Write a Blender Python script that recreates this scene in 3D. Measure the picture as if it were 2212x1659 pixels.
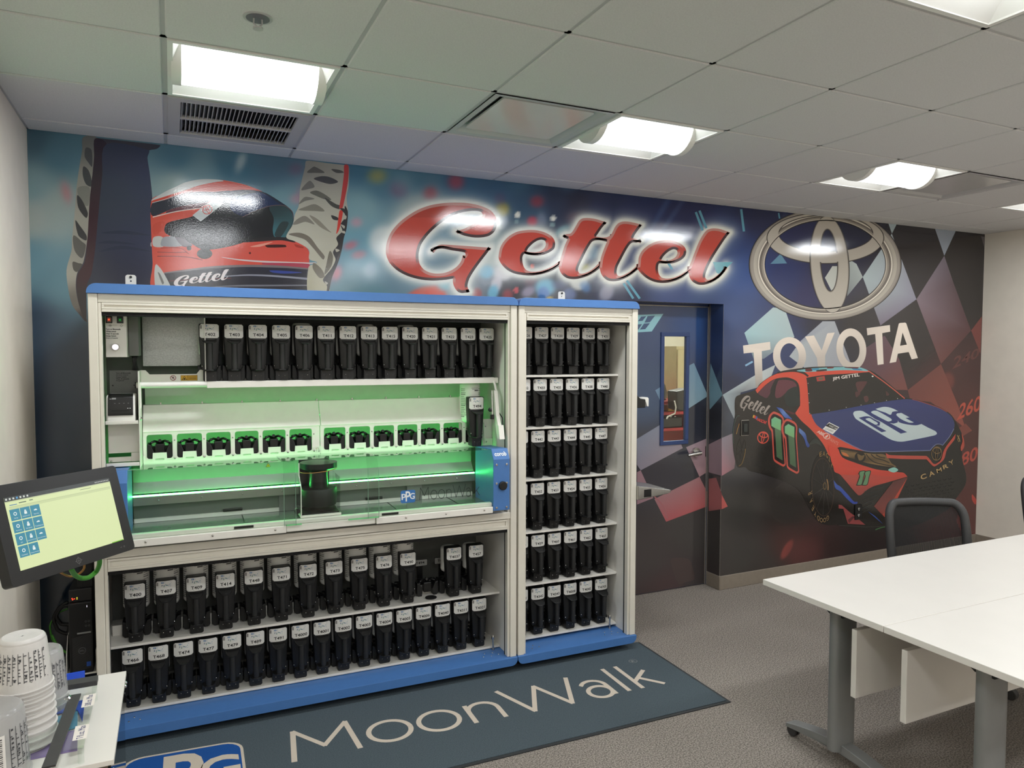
import bpy, bmesh, math, random
import numpy as np
from mathutils import Vector, Matrix
from mathutils.geometry import tessellate_polygon
random.seed(7); PI = math.pi
for o in list(bpy.data.objects): bpy.data.objects.remove(o)
SC = bpy.context.scene; COL = SC.collection
# ---------------------------------------------------------------- camera
FPX, YAW, PITCH, ROLL = 1569.163, 0.43810, -0.04620, 0.0018
CAM = np.array([0.0, -4.178, 1.781])
def _basis():
    cy, sy, cp, sp, cr, sr = math.cos(YAW), math.sin(YAW), math.cos(PITCH), math.sin(PITCH), math.cos(ROLL), math.sin(ROLL)
    F = np.array([sy*cp, cy*cp, sp]); r = np.array([cy, -sy, 0]); u = np.cross(r, F)
    return cr*r+sr*u, -sr*r+cr*u, F
R_, U_, F_ = _basis()
cd = bpy.data.cameras.new('camera'); cam = bpy.data.objects.new('camera', cd); COL.objects.link(cam)
cd.sensor_width = 36.0; cd.lens = FPX/2212*36; cd.clip_start = 0.02; cd.clip_end = 60
M4 = Matrix(((R_[0], U_[0], -F_[0], CAM[0]), (R_[1], U_[1], -F_[1], CAM[1]), (R_[2], U_[2], -F_[2], CAM[2]), (0, 0, 0, 1)))
cam.matrix_world = M4; SC.camera = cam
# ---------------------------------------------------------------- world, exposure
W = bpy.data.worlds.new('World'); SC.world = W; W.use_nodes = True
W.node_tree.nodes['Background'].inputs[0].default_value = (0.55, 0.6, 0.7, 1)
W.node_tree.nodes['Background'].inputs[1].default_value = 0.05
vs = SC.view_settings; vs.view_transform = 'Standard'; vs.look = 'None'; vs.gamma = 1.0; vs.exposure = 0.0
vs.use_curve_mapping = False
LAMP = 3.2           # radiance of the ceiling light diffusers
LAMPW = 12.5         # watts thrown down by each ceiling light
LED = 48.0           # radiance of the green light strip
KM = 0.95            # print reflectance = printed tone / KM
# ---------------------------------------------------------------- pixel <-> place helpers (2212 x 1659 frame)
def ray(x, y): return F_+R_*((x-1106)/FPX)-U_*((y-829.5)/FPX)
def Wy(x, y, Y): q = ray(x, y); return CAM+q*((Y-CAM[1])/q[1])
def Wx(x, y, X): q = ray(x, y); return CAM+q*((X-CAM[0])/q[0])
def Wz(x, y, Z): q = ray(x, y); return CAM+q*((Z-CAM[2])/q[2])
def PX(P):
    q = np.atleast_2d(P)-CAM; z = q@F_
    return np.stack([1106+FPX*(q@R_)/z, 829.5-FPX*(q@U_)/z], -1)
# cabinet frame (u along the front, v into the wall, z up)
CA = -math.atan2(.058, 2.68); CO = np.array([-.322, -.572, 0.0])
CU = np.array([math.cos(CA), math.sin(CA), 0]); CV = np.array([-math.sin(CA), math.cos(CA), 0])
def L2W(u, v, z): return CO+CU*u+CV*v+np.array([0, 0, z])
# ---------------------------------------------------------------- colour, materials
def s2l(c):
    c = np.asarray(c, float)/255.0
    return np.where(c <= .04045, c/12.92, ((c+.055)/1.055)**2.4)
def node(nt, t, **k):
    n = nt.nodes.new(t)
    for a, b in k.items(): setattr(n, a, b)
    return n
def mat(name, rgb=(128, 128, 128), rough=.5, metal=0.0, emit=None, estr=0.0, noise=0.0, nscale=40.0, bump=0.0, bscale=60.0, bdist=.002, spec=.5, col=False, coat=0.0, k=1.0, clear=None, rvar=0):
    m = bpy.data.materials.new(name); m.use_nodes = True; nt = m.node_tree; b = nt.nodes['Principled BSDF']
    lin = s2l(rgb)*k
    b.inputs['Base Color'].default_value = (*[float(min(1, x)) for x in lin], 1)
    b.inputs['Roughness'].default_value = rough; b.inputs['Metallic'].default_value = metal
    b.inputs['Specular IOR Level'].default_value = spec
    if coat: b.inputs['Coat Weight'].default_value = coat; b.inputs['Coat Roughness'].default_value = .05
    tc = node(nt, 'ShaderNodeTexCoord')
    if noise:
        n = node(nt, 'ShaderNodeTexNoise'); n.inputs['Scale'].default_value = nscale; n.inputs['Detail'].default_value = 4
        nt.links.new(tc.outputs['Object'], n.inputs['Vector'])
        mx = node(nt, 'ShaderNodeMix', data_type='RGBA'); mx.blend_type = 'MIX'
        mx.inputs[6].default_value = (*[float(x*(1-noise)) for x in lin], 1); mx.inputs[7].default_value = (*[float(min(1, x*(1+noise))) for x in lin], 1)
        mr = node(nt, 'ShaderNodeMapRange'); mr.inputs[1].default_value = .36; mr.inputs[2].default_value = .64; nt.links.new(n.outputs['Fac'], mr.inputs[0]); nt.links.new(mr.outputs[0], mx.inputs[0]); nt.links.new(mx.outputs[2], b.inputs['Base Color'])
    if col:
        a = node(nt, 'ShaderNodeAttribute'); a.attribute_name = 'Col'
        if emit is None: nt.links.new(a.outputs['Color'], b.inputs['Base Color'])
        else: nt.links.new(a.outputs['Color'], b.inputs['Emission Color'])
    if bump:
        n2 = node(nt, 'ShaderNodeTexNoise'); n2.inputs['Scale'].default_value = bscale; n2.inputs['Detail'].default_value = 2
        nt.links.new(tc.outputs['Object'], n2.inputs['Vector'])
        bp = node(nt, 'ShaderNodeBump'); bp.inputs['Strength'].default_value = bump; bp.inputs['Distance'].default_value = bdist
        nt.links.new(n2.outputs['Fac'], bp.inputs['Height']); nt.links.new(bp.outputs[0], b.inputs['Normal'])
    if emit is not None:
        if not col: b.inputs['Emission Color'].default_value = (*[float(x) for x in s2l(emit)], 1)
        b.inputs['Emission Strength'].default_value = estr
    return m
def glass(name, tint=(255, 255, 255), refl=.9, rough=.02, edge=.06):
    m = bpy.data.materials.new(name); m.use_nodes = True; nt = m.node_tree; nt.nodes.remove(nt.nodes['Principled BSDF'])
    t = node(nt, 'ShaderNodeBsdfTransparent'); t.inputs[0].default_value = (*[float(x) for x in s2l(tint)], 1)
    g = node(nt, 'ShaderNodeBsdfGlossy'); g.inputs['Roughness'].default_value = rough; g.inputs[0].default_value = (refl, refl, refl, 1)
    fr = node(nt, 'ShaderNodeFresnel'); fr.inputs[0].default_value = 1.45
    ad = node(nt, 'ShaderNodeMath', operation='MULTIPLY_ADD'); ad.inputs[1].default_value = 1.0; ad.inputs[2].default_value = edge
    nt.links.new(fr.outputs[0], ad.inputs[0])
    ge = node(nt, 'ShaderNodeNewGeometry'); iv = node(nt, 'ShaderNodeMath', operation='SUBTRACT'); iv.inputs[0].default_value = 1.0; nt.links.new(ge.outputs['Backfacing'], iv.inputs[1])
    fm_ = node(nt, 'ShaderNodeMath', operation='MULTIPLY'); nt.links.new(ad.outputs[0], fm_.inputs[0]); nt.links.new(iv.outputs[0], fm_.inputs[1])
    mx = node(nt, 'ShaderNodeMixShader'); nt.links.new(fm_.outputs[0], mx.inputs[0]); nt.links.new(t.outputs[0], mx.inputs[1]); nt.links.new(g.outputs[0], mx.inputs[2])
    nt.links.new(mx.outputs[0], nt.nodes['Material Output'].inputs[0])
    return m
# ---------------------------------------------------------------- geometry
class G:
    def __init__(s): s.v = []; s.f = []; s.mi = []; s.c = []; s.cur = (1, 1, 1); s.m = 0
    def add(s, vs_, fs, c=None):
        b = len(s.v); s.v += [tuple(map(float, p)) for p in vs_]
        if c is None: c = s.cur
        if len(np.shape(c)) == 1: s.c += [tuple(c)]*len(vs_)
        else: s.c += [tuple(x) for x in c]
        for f in fs: s.f.append(tuple(i+b for i in f)); s.mi.append(s.m)
        return s
    def box(s, x0, y0, z0, x1, y1, z1):
        v = [(x, y, z) for z in (z0, z1) for y in (y0, y1) for x in (x0, x1)]
        return s.add(v, [(0, 2, 3, 1), (4, 5, 7, 6), (0, 1, 5, 4), (2, 6, 7, 3), (0, 4, 6, 2), (1, 3, 7, 5)])
    def prism(s, pts, a, b, ax='y'):
        # closed 2-D outline extruded along an axis; outline given in the two other axes
        mp = {'y': lambda p, t: (p[0], t, p[1]), 'x': lambda p, t: (t, p[0], p[1]), 'z': lambda p, t: (p[0], p[1], t)}[ax]
        n = len(pts); v = [mp(p, a) for p in pts]+[mp(p, b) for p in pts]
        f = [(i, (i+1) % n, (i+1) % n+n, i+n) for i in range(n)]
        tri = tessellate_polygon([[Vector((p[0], p[1], 0)) for p in pts]])
        f += [t for t in tri]+[tuple(i+n for i in reversed(t)) for t in tri]
        return s.add(v, f)
    def cyl(s, p0, p1, r, r1=None, n=20, cap=True):
        r1 = r if r1 is None else r1
        return s.lathe([(0 if False else r, 0), (r1, 1)], p0, p1, n, cap)
    def lathe(s, prof, p0, p1, n=24, cap=True):
        # prof: (radius, t) with t from 0 at p0 to 1 at p1
        p0 = np.array(p0, float); p1 = np.array(p1, float); d = p1-p0; L = np.linalg.norm(d); w = d/L
        a = np.cross(w, [0, 0, 1.0]) if abs(w[2]) < .9 else np.cross(w, [1.0, 0, 0]); a /= np.linalg.norm(a); b = np.cross(w, a)
        v = []
        for r, t in prof:
            for k in range(n):
                th = 2*PI*k/n; v.append(p0+d*t+r*(math.cos(th)*a+math.sin(th)*b))
        f = []
        for j in range(len(prof)-1):
            for k in range(n): f.append((j*n+k, j*n+(k+1) % n, (j+1)*n+(k+1) % n, (j+1)*n+k))
        if cap:
            f.append(tuple(reversed(range(n)))); m = (len(prof)-1)*n; f.append(tuple(range(m, m+n)))
        return s.add(v, f)
    def tube(s, path, r, n=8, closed=False):
        P = [np.array(p, float) for p in path]; N = len(P); v = []; up = None
        for i in range(N):
            if closed: t = P[(i+1) % N]-P[i-1]
            else: t = P[min(i+1, N-1)]-P[max(i-1, 0)]
            t = t/(np.linalg.norm(t)+1e-12)
            if up is None: up = np.cross(t, [0, 0, 1.0]) if abs(t[2]) < .9 else np.cross(t, [1.0, 0, 0])
            up = up-t*(up@t); up /= np.linalg.norm(up)+1e-12; b = np.cross(t, up)
            rr = r[i] if hasattr(r, '__len__') else r
            for k in range(n): v.append(P[i]+rr*(math.cos(2*PI*k/n)*up+math.sin(2*PI*k/n)*b))
        f = []
        for j in range(N if closed else N-1):
            for k in range(n): f.append((j*n+k, j*n+(k+1) % n, ((j+1) % N)*n+(k+1) % n, ((j+1) % N)*n+k))
        if not closed: f += [tuple(reversed(range(n))), tuple(range((N-1)*n, N*n))]
        return s.add(v, f)
    def quad(s, a, b, c, d, col=None): return s.add([a, b, c, d], [(0, 1, 2, 3)], col)
    def ball(s, c, r, n=10, sz=None):
        sz = sz or (1, 1, 1); v = []; f = []; m = max(4, n//2)
        for i in range(m+1):
            for k in range(n):
                ph = PI*i/m; th = 2*PI*k/n
                v.append((c[0]+r*sz[0]*math.sin(ph)*math.cos(th), c[1]+r*sz[1]*math.sin(ph)*math.sin(th), c[2]+r*sz[2]*math.cos(ph)))
        for i in range(m):
            for k in range(n): f.append((i*n+k, (i+1)*n+k, (i+1)*n+(k+1) % n, i*n+(k+1) % n))
        return s.add(v, f)
    def poly2(s, loops, mp, col=None):
        # filled polygon with holes; mp maps (x, y) to a point
        L = [[Vector((p[0], p[1], 0)) for p in lp] for lp in loops]
        flat = [p for lp in loops for p in lp]; tri = tessellate_polygon(L)
        P = [mp(p[0], p[1]) for p in flat]
        if callable(col): c = [col(p[0], p[1]) for p in flat]
        else: c = col
        return s.add(P, [tuple(t) for t in tri], c)
def rrect(x0, y0, x1, y1, r, n=5):
    o = []
    for cx, cy, a in ((x1-r, y1-r, 0), (x0+r, y1-r, 90), (x0+r, y0+r, 180), (x1-r, y0+r, 270)):
        for k in range(n+1):
            t = math.radians(a+90*k/n); o.append((cx+r*math.cos(t), cy+r*math.sin(t)))
    return o
def obj(name, g, m, parent=None, bevel=0.0, smooth=None, col=False, seg=2, kind=None, label=None):
    me = bpy.data.meshes.new(name); me.from_pydata(g.v, [], g.f)
    for x in (m if isinstance(m, (list, tuple)) else [m]): me.materials.append(x)
    if any(g.mi): me.polygons.foreach_set('material_index', g.mi)
    if col:
        at = me.color_attributes.new('Col', 'FLOAT_COLOR', 'POINT')
        a = np.ones((len(g.v), 4), np.float32); a[:, :3] = np.array(g.c, np.float32)
        at.data.foreach_set('color', a.ravel())
    if not col:
        bm = bmesh.new(); bm.from_mesh(me); bmesh.ops.recalc_face_normals(bm, faces=bm.faces); bm.to_mesh(me); bm.free()
    me.update()
    o = bpy.data.objects.new(name, me); COL.objects.link(o)
    if parent: o.parent = parent
    if smooth:
        me.polygons.foreach_set('use_smooth', [True]*len(me.polygons)); me.set_sharp_from_angle(angle=math.radians(smooth))
    if bevel:
        b = o.modifiers.new('bevel', 'BEVEL'); b.width = bevel; b.segments = seg; b.limit_method = 'ANGLE'; b.angle_limit = math.radians(40); b.harden_normals = False
    if kind: o['kind'] = kind
    if label: o['label'] = label
    return o
def tag(o, label, cat, group=None):
    o['label'] = label; o['category'] = cat
    if group: o['group'] = group
    return o
def thing(name, label, cat, loc=(0, 0, 0), rz=0.0, group=None):
    o = bpy.data.objects.new(name, None); COL.objects.link(o); o.empty_display_size = .05
    o.location = [float(x) for x in loc]; o.rotation_euler = (0, 0, rz); tag(o, label, cat, group); return o
def dup(root, loc=None, rz=None, label=None, group=None):
    r = root.copy(); COL.objects.link(r)
    if loc is not None: r.location = [float(x) for x in loc]
    if rz is not None: r.rotation_euler = (0, 0, rz)
    if label: r['label'] = label
    if group: r['group'] = group
    for ch in list(root.children):
        c = ch.copy(); COL.objects.link(c); c.parent = r
        for g in list(ch.children):
            d = g.copy(); COL.objects.link(d); d.parent = c
    return r
_tc = {}
def text2d(s, res=3, bold=0.0):
    # outline font of the program turned into flat triangles, scaled to its own box (0..1)
    if (s, bold) in _tc: return _tc[(s, bold)]
    cu = bpy.data.curves.new('t', 'FONT'); cu.body = s; cu.resolution_u = res; cu.fill_mode = 'FRONT'; cu.offset = bold
    o = bpy.data.objects.new('t', cu); COL.objects.link(o); dg = bpy.context.evaluated_depsgraph_get(); dg.update()
    me = bpy.data.meshes.new_from_object(o.evaluated_get(dg))
    v = np.array([p.co[:2] for p in me.vertices]); f = [tuple(p.vertices) for p in me.polygons]
    bpy.data.objects.remove(o); bpy.data.curves.remove(cu); bpy.data.meshes.remove(me)
    lo = v.min(0); hi = v.max(0); asp = (hi[0]-lo[0])/(hi[1]-lo[1])
    _tc[(s, bold)] = ((v-lo)/(hi-lo), f, asp); return _tc[(s, bold)]
def put_text(g, s, mp, col=None, shear=0.0, bold=0.0):
    v, f, a = text2d(s, 3, round(bold*.6, 4))
    g.add([mp(p[0]+shear*(p[1]-.5), p[1]) for p in v], f, col)
    return a
def spline(pts, n=6, closed=True):
    # Catmull-Rom through points; a third element marks a corner
    P = [np.array(p[:2], float) for p in pts]; K = [len(p) > 2 for p in pts]; N = len(P); out = []
    for i in range(N if closed else N-1):
        p1, p2 = P[i], P[(i+1) % N]
        p0 = P[i-1] if (closed or i > 0) else p1; p3 = P[(i+2) % N] if (closed or i+2 < N) else p2
        t1 = (p2-p0)*.5 if not K[i] else (p2-p1)*.5
        t2 = (p3-p1)*.5 if not K[(i+1) % N] else (p2-p1)*.5
        L = np.linalg.norm(p2-p1)
        for t in (t1, t2):
            l = np.linalg.norm(t)
            if l > L*.9: t *= L*.9/l
        if K[i] and K[(i+1) % N]: out.append(tuple(p1)); continue
        for j in range(n):
            s = j/n; h = (2*s**3-3*s**2+1, s**3-2*s**2+s, -2*s**3+3*s**2, s**3-s**2)
            out.append(tuple(h[0]*p1+h[1]*t1+h[2]*p2+h[3]*t2))
    if not closed: out.append(tuple(P[-1]))
    return out
# ================================================================ materials
M = {}
M['ceil'] = mat('ceiling_tile', (214, 213, 212), .85, noise=.04, nscale=180, bump=.25, bscale=220, bdist=.001)
M['tbar'] = mat('ceiling_grid_metal', (190, 189, 188), .5)
M['wall'] = mat('painted_wall', (234, 226, 213), .8, noise=.02, nscale=8, bump=.1, bscale=350, bdist=.0005)
M['base'] = mat('rubber_baseboard', (138, 127, 114), .6, noise=.04, nscale=30)
M['white'] = mat('white_powder_coat', (236, 232, 224), .38, noise=.015, nscale=20, bump=.05, bscale=500, bdist=.0004)
M['alu'] = mat('white_extrusion', (226, 220, 207), .35, noise=.015, nscale=15)
M['blue'] = mat('blue_powder_coat', (74, 120, 182), .4, noise=.02, nscale=30, bump=.05, bscale=600, bdist=.0003)
M['black'] = mat('black_plastic', (20, 20, 21), .42, noise=.08, nscale=60, bump=.05, bscale=400, bdist=.0004)
M['blacks'] = mat('black_satin', (20, 20, 21), .3, noise=.05, nscale=40)
M['brush'] = mat('brush_seal', (22, 20, 20), .95, noise=.3, nscale=300, bump=.8, bscale=300, bdist=.004)
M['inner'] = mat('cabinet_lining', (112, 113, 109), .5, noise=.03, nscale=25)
M['galv'] = mat('galvanised_sheet', (168, 172, 170), .35, metal=.75, noise=.12, nscale=160)
M['steel'] = mat('stainless_steel', (190, 188, 184), .25, metal=1.0, noise=.05, nscale=50)
M['chrome'] = mat('chrome', (210, 210, 210), .12, metal=1.0)
M['bottle'] = mat('white_polyethylene', (240, 238, 232), .45, noise=.02, nscale=20)
M['label'] = mat('label_paper', (232, 230, 226), .45, col=True)
M['paper'] = mat('paper_print', (240, 240, 240), .6, col=True)
M['mural'] = mat('mural_vinyl', (128, 128, 128), .075, col=True, bump=.32, bscale=210, bdist=.0005, spec=.7)
M['carpet'] = mat('carpet', (143, 135, 127), .97, noise=.5, nscale=150, bump=1.0, bscale=170, bdist=.006, spec=.1)
M['mat'] = mat('mat_pile', (80, 90, 96), .97, noise=.25, nscale=260, bump=.6, bscale=260, bdist=.003, spec=.05)
M['table'] = mat('white_laminate', (224, 219, 212), .35, noise=.01, nscale=6)
M['tleg'] = mat('grey_powder_coat', (138, 139, 138), .42, metal=.3, noise=.02, nscale=20)
M['glass'] = glass('clear_acrylic', (249, 252, 250), .75, .015, .0)
M['pane'] = glass('window_pane', (235, 240, 238), .95, .02, .01)
M['screen'] = mat('screen', (10, 10, 10), .25, col=True, emit=(255, 255, 255), estr=1.0)
M['lens'] = mat('light_diffuser', (240, 240, 235), .5, emit=(247, 251, 255), estr=LAMP)
M['refl'] = mat('light_reflector', (236, 235, 230), .55, noise=.01, nscale=10)
M['led'] = mat('green_led', (200, 255, 210), .4, emit=(70, 255, 110), estr=LED)
M['ledhide'] = mat('green_led_behind', (200, 255, 210), .4, emit=(70, 255, 110), estr=LED*.09)
M['doorblue'] = mat('door_frame_vinyl', (34, 52, 96), .35, noise=.03, nscale=20)
M['cream'] = mat('cream_locker', (210, 200, 160), .5, noise=.03, nscale=12)
M['red'] = mat('red_steel', (180, 36, 44), .4, noise=.03, nscale=30)
M['green'] = mat('green_cable', (72, 150, 48), .45, noise=.03, nscale=80)
M['orange'] = mat('orange_cable', (176, 120, 52), .5, noise=.03, nscale=80)
M['mesh'] = mat('chair_mesh', (24, 24, 25), .8, noise=.2, nscale=500)
M['chair'] = mat('chair_frame_plastic', (58, 57, 57), .5, noise=.05, nscale=60, bump=.05, bscale=400, bdist=.0004)
M['clearcup'] = glass('cup_plastic', (240, 240, 240), .8, .2, .04)
_nt = M['clearcup'].node_tree; _df = node(_nt, 'ShaderNodeBsdfDiffuse'); _df.inputs[0].default_value = (.75, .74, .73, 1); _m2 = node(_nt, 'ShaderNodeMixShader'); _m2.inputs[0].default_value = .3
_o = _nt.nodes['Material Output']; _nt.links.new(_o.inputs[0].links[0].from_socket, _m2.inputs[1]); _nt.links.new(_df.outputs[0], _m2.inputs[2]); _nt.links.new(_m2.outputs[0], _o.inputs[0])
M['cup'] = mat('frosted_cup', (206, 202, 198), .4, noise=.04, nscale=40)
M['led_r'] = mat('red_lamp', (190, 70, 50), .4, emit=(255, 70, 40), estr=1.6)
M['led_g'] = mat('green_lamp', (20, 90, 40), .4, emit=(20, 200, 60), estr=.5)
M['led_w'] = mat('white_lamp', (240, 238, 250), .4, emit=(240, 236, 255), estr=1.0)
def pmat(name, rgb, rough=.5, **k): return mat(name, rgb, rough, noise=.02, nscale=30, **k)
# ================================================================ room shell
XL, XR, YB, ZC = -.608, 6.667, -7.1, 2.8326
GX, GY, GS = -.0069, -.1955, .6096      # ceiling grid origin (column A, row 0) and module
LIGHTS = [(c, r) for r in (1, 4, 7, 10) for c in (0, 3, 6, 9)]     # (column, row) of 2 x 2 ft troffers
DIFF = [(2, 1), (7, 1)]; VENT = [(0, 0)]
DX0, DX1, DZ1, DY = 2.705, 3.667, 2.122, .155
g = G(); g.box(XL-.1, YB-.1, -.1, XR+.1, .2, 0); obj('floor', g, M['carpet'], kind='structure')
g = G(); g.box(XL-.12, YB, 0, XL, .2, 3.1); obj('wall_left', g, M['wall'], kind='structure')
g = G(); g.box(XR, YB, 0, XR+.12, .2, 3.1); obj('wall_right', g, M['wall'], kind='structure')
g = G(); g.box(XL-.12, YB-.12, 0, XR+.12, YB, 3.1); obj('wall_front', g, M['wall'], kind='structure')
g = G(); g.box(XL, 0, 0, DX0, .2, 3.1).box(DX1, 0, 0, XR, .2, 3.1).box(DX0, 0, DZ1, DX1, .2, 3.1); obj('wall_back', g, M['wall'], kind='structure')
# ceiling: lay-in tiles on exposed tees
holes = set(LIGHTS)|set(DIFF)|set(VENT)
g = G(); tb = G()
xs = [XL]+[GX+GS*k for k in range(12) if XL < GX+GS*k < XR]+[XR]
ys = [0.0, GY]+[GY-GS*k for k in range(1, 12) if GY-GS*k > YB]+[YB]
for i in range(len(xs)-1):
    for j in range(len(ys)-1):
        if (i-1, j-1) in holes: continue
        a, b, c, d = xs[i]+.007, xs[i+1]-.007, ys[j+1]+.007, ys[j]-.007
        g.box(a, c, ZC, b, d, ZC+.016)
obj('ceiling', g, M['ceil'], kind='structure', bevel=.004, seg=1)
for x in xs[1:-1]: tb.box(x-.012, YB, ZC+.005, x+.012, 0, ZC+.03)
for y in ys[1:-1]: tb.box(XL, y-.012, ZC+.005, XR, y+.012, ZC+.0302)
tb.box(XL, -.02, ZC+.003, XR, 0, ZC+.02); tb.box(XL, YB, ZC+.003, XR, YB+.02, ZC+.02); tb.box(XL, YB, ZC+.003, XL+.02, 0, ZC+.02); tb.box(XR-.02, YB, ZC+.003, XR, 0, ZC+.02)
obj('trim_1', tb, M['tbar'], kind='structure')
g = G(); g.box(XL-.12, YB-.12, ZC+.2, XR+.12, .2, ZC+.22); obj('ceiling_slab', g, M['ceil'], kind='structure')
BH = .104
for nm, b in (('baseboard_back', (DX1, -.01, 0, XR, 0, BH)), ('baseboard_right', (XR-.01, YB, 0, XR, -.01, BH)), ('baseboard_left', (XL, YB, 0, XL+.01, 0, BH))):
    g = G(); g.box(*b)
    if nm == 'baseboard_back': g.box(DX1-.008, -.01, 0, DX1, DY-.02, BH)
    obj(nm, g, M['base'], kind='structure', bevel=.003)
# ---------------------------------------------------------------- ceiling lights
def troffer(c, r, label):
    x0 = GX+GS*c; y1 = GY-GS*r; cx = x0+GS/2; cy = y1-GS/2; t = thing('ceiling_light', label, 'ceiling light', (cx, cy, ZC), 0, 'two foot ceiling troffers')
    h = GS/2-.012; g = G()
    for a in ((-h, -h, h, -h+.018), (-h, h-.018, h, h), (-h, -h+.018, -h+.018, h-.018), (h-.018, -h+.018, h, h-.018)): g.box(a[0], a[1], -.002, a[2], a[3], .012)
    obj('frame', g, M['refl'], t)
    i = h-.016; g = G(); zt = .11; k = .16
    P = [(-i, -i, 0), (i, -i, 0), (i, i, 0), (-i, i, 0)]; Q = [(-i+.05, -k, zt), (i-.05, -k, zt), (i-.05, k, zt), (-i+.05, k, zt)]
    for a in range(4): b = (a+1) % 4; g.quad(P[a], P[b], Q[b], Q[a])
    g.quad(*Q); obj('reflector', g, M['refl'], t)
    L = .245; n = 14; g = G(); prof = [(.125*math.cos(PI*q/n), .07-.112*math.sin(PI*q/n)) for q in range(n+1)]
    v = [(s*L, p[0], p[1]) for s in (-1, 1) for p in prof]; m = n+1
    g.add(v, [(q, q+1, q+1+m, q+m) for q in range(n)]+[tuple(range(m)), tuple(range(2*m-1, m-1, -1))])
    obj('diffuser', g, M['lens'], t, smooth=50)
    ld = bpy.data.lights.new('lamp', 'AREA'); ld.shape = 'RECTANGLE'; ld.size = .49; ld.size_y = .22; ld.energy = LAMPW; ld.color = (.95, .985, 1.0)
    lo_ = bpy.data.objects.new('lamp', ld); COL.objects.link(lo_); lo_.parent = t; lo_.location = (0, 0, -.046)
    for s in (-1, 1):
        g = G(); pr = [(.13*math.cos(PI*q/n), .072-.118*math.sin(PI*q/n)) for q in range(n+1)]
        g.prism(pr, s*L+s*.0005, s*(L+.035), 'x'); obj('end_cap', g, M['refl'], t, smooth=40)
    return t
where = {(0, 1): 'ceiling light with glowing curved lens above the left cabinet, next to the louvred vent', (3, 1): 'ceiling light with glowing lens between square air diffuser and red lettering, middle of far row',
    (6, 1): 'ceiling light with glowing lens in front of the ring emblem, beside right diffuser', (9, 1): 'ceiling light showing only its edge at the right frame, near right wall', (3, 4): 'near ceiling light cut off at the upper right corner of the photo'}
for c, r in LIGHTS: troffer(c, r, where.get((c, r), 'unseen ceiling light assumed to continue the grid outside the frame'))  # rows behind the camera are unseen, added for more frontal light
def diffuser(c, r, label):
    cx = GX+GS*(c+.5); cy = GY-GS*(r+.5); t = thing('air_diffuser', label, 'air diffuser', (cx, cy, ZC), 0, 'square plaque air diffusers'); h = GS/2-.012
    g = G(); A = [(-h, -h), (h, -h), (h, h), (-h, h)]; i = h-.03; Bq = [(-i, -i), (i, -i), (i, i), (-i, i)]; j = .14; C = [(-j, -j), (j, -j), (j, j), (-j, j)]
    for a in range(4):
        b = (a+1) % 4
        g.quad((*A[a], 0), (*A[b], 0), (*Bq[b], .004), (*Bq[a], .004)); g.quad((*Bq[a], .004), (*Bq[b], .004), (*C[b], .1), (*C[a], .1))
    obj('housing', g, M['tbar'], t)
    g = G(); g.cyl((0, 0, .1), (0, 0, .16), .138, n=28); obj('duct_neck', g, M['black'], t)
    p = .226; g = G(); g.prism(rrect(-p, -p, p, p, .02), .012, .02, 'z'); obj('plaque', g, mat('plaque_enamel', (205, 203, 200), .18, noise=.01, nscale=9), t)
    for sx, sy in ((-.17, -.17), (.17, -.17), (-.17, .17), (.17, .17)):
        g = G(); g.tube([(sx, sy, .018), (sx*.95, sy*.95, .07)], .005, 6); obj('hanger', g, M['tbar'], t)
diffuser(2, 1, 'square air diffuser with flat centre plaque left of the middle far light'); diffuser(7, 1, 'square air diffuser with flat centre plaque above the chequered mural end')
cx = GX+GS*.5; cy = GY-GS*.5; h = GS/2-.012
t = thing('ceiling_vent', 'grey louvred ceiling vent with two rows of blades beside the left light', 'vent', (cx, cy, ZC))
g = G()
for a in ((-h, -h, h, -h+.05), (-h, h-.05, h, h), (-h, -h+.05, -h+.05, h-.05), (h-.05, -h+.05, h, h-.05), (-h+.05, -.008, h-.05, .008)): g.box(a[0], a[1], -.002, a[2], a[3], .014)
obj('frame', g, M['tbar'], t)
g = G(); g.box(-h+.03, -h+.03, .05, h-.03, h-.03, .056); obj('backing', g, M['blacks'], t)
for rr in (0, 1):
    y0, y1 = ((-h+.05, -.008), (.008, h-.05))[rr]
    for q in range(27):
        x = -h+.06+q*(2*h-.12)/26; g = G(); g.prism([(x-.007, .004), (x-.004, .003), (x+.007, .034), (x+.004, .035)], y0, y1, 'y'); obj('blade', g, M['tbar'], t)
p = Wz(557, 38, ZC); t = thing('fire_sprinkler', 'recessed fire sprinkler head in a ceiling tile above the left light', 'sprinkler', p)
g = G(); g.lathe([(.045, 0), (.045, 1)], (0, 0, -.003), (0, 0, .0), 24); obj('cup', g, M['tbar'], t)
g = G(); g.cyl((0, 0, -.0045), (0, 0, -.003), .036, n=24); obj('recess', g, pmat('sprinkler_recess', (110, 110, 112)), t)
g = G(); g.tube([(-.012, 0, -.003), (-.013, 0, -.02), (0, 0, -.032)], .003, 6).tube([(.012, 0, -.003), (.013, 0, -.02), (0, 0, -.032)], .003, 6); obj('yoke', g, M['tbar'], t)
g = G(); g.cyl((0, 0, -.036), (0, 0, -.032), .016, n=16); obj('deflector', g, M['tbar'], t)
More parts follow.
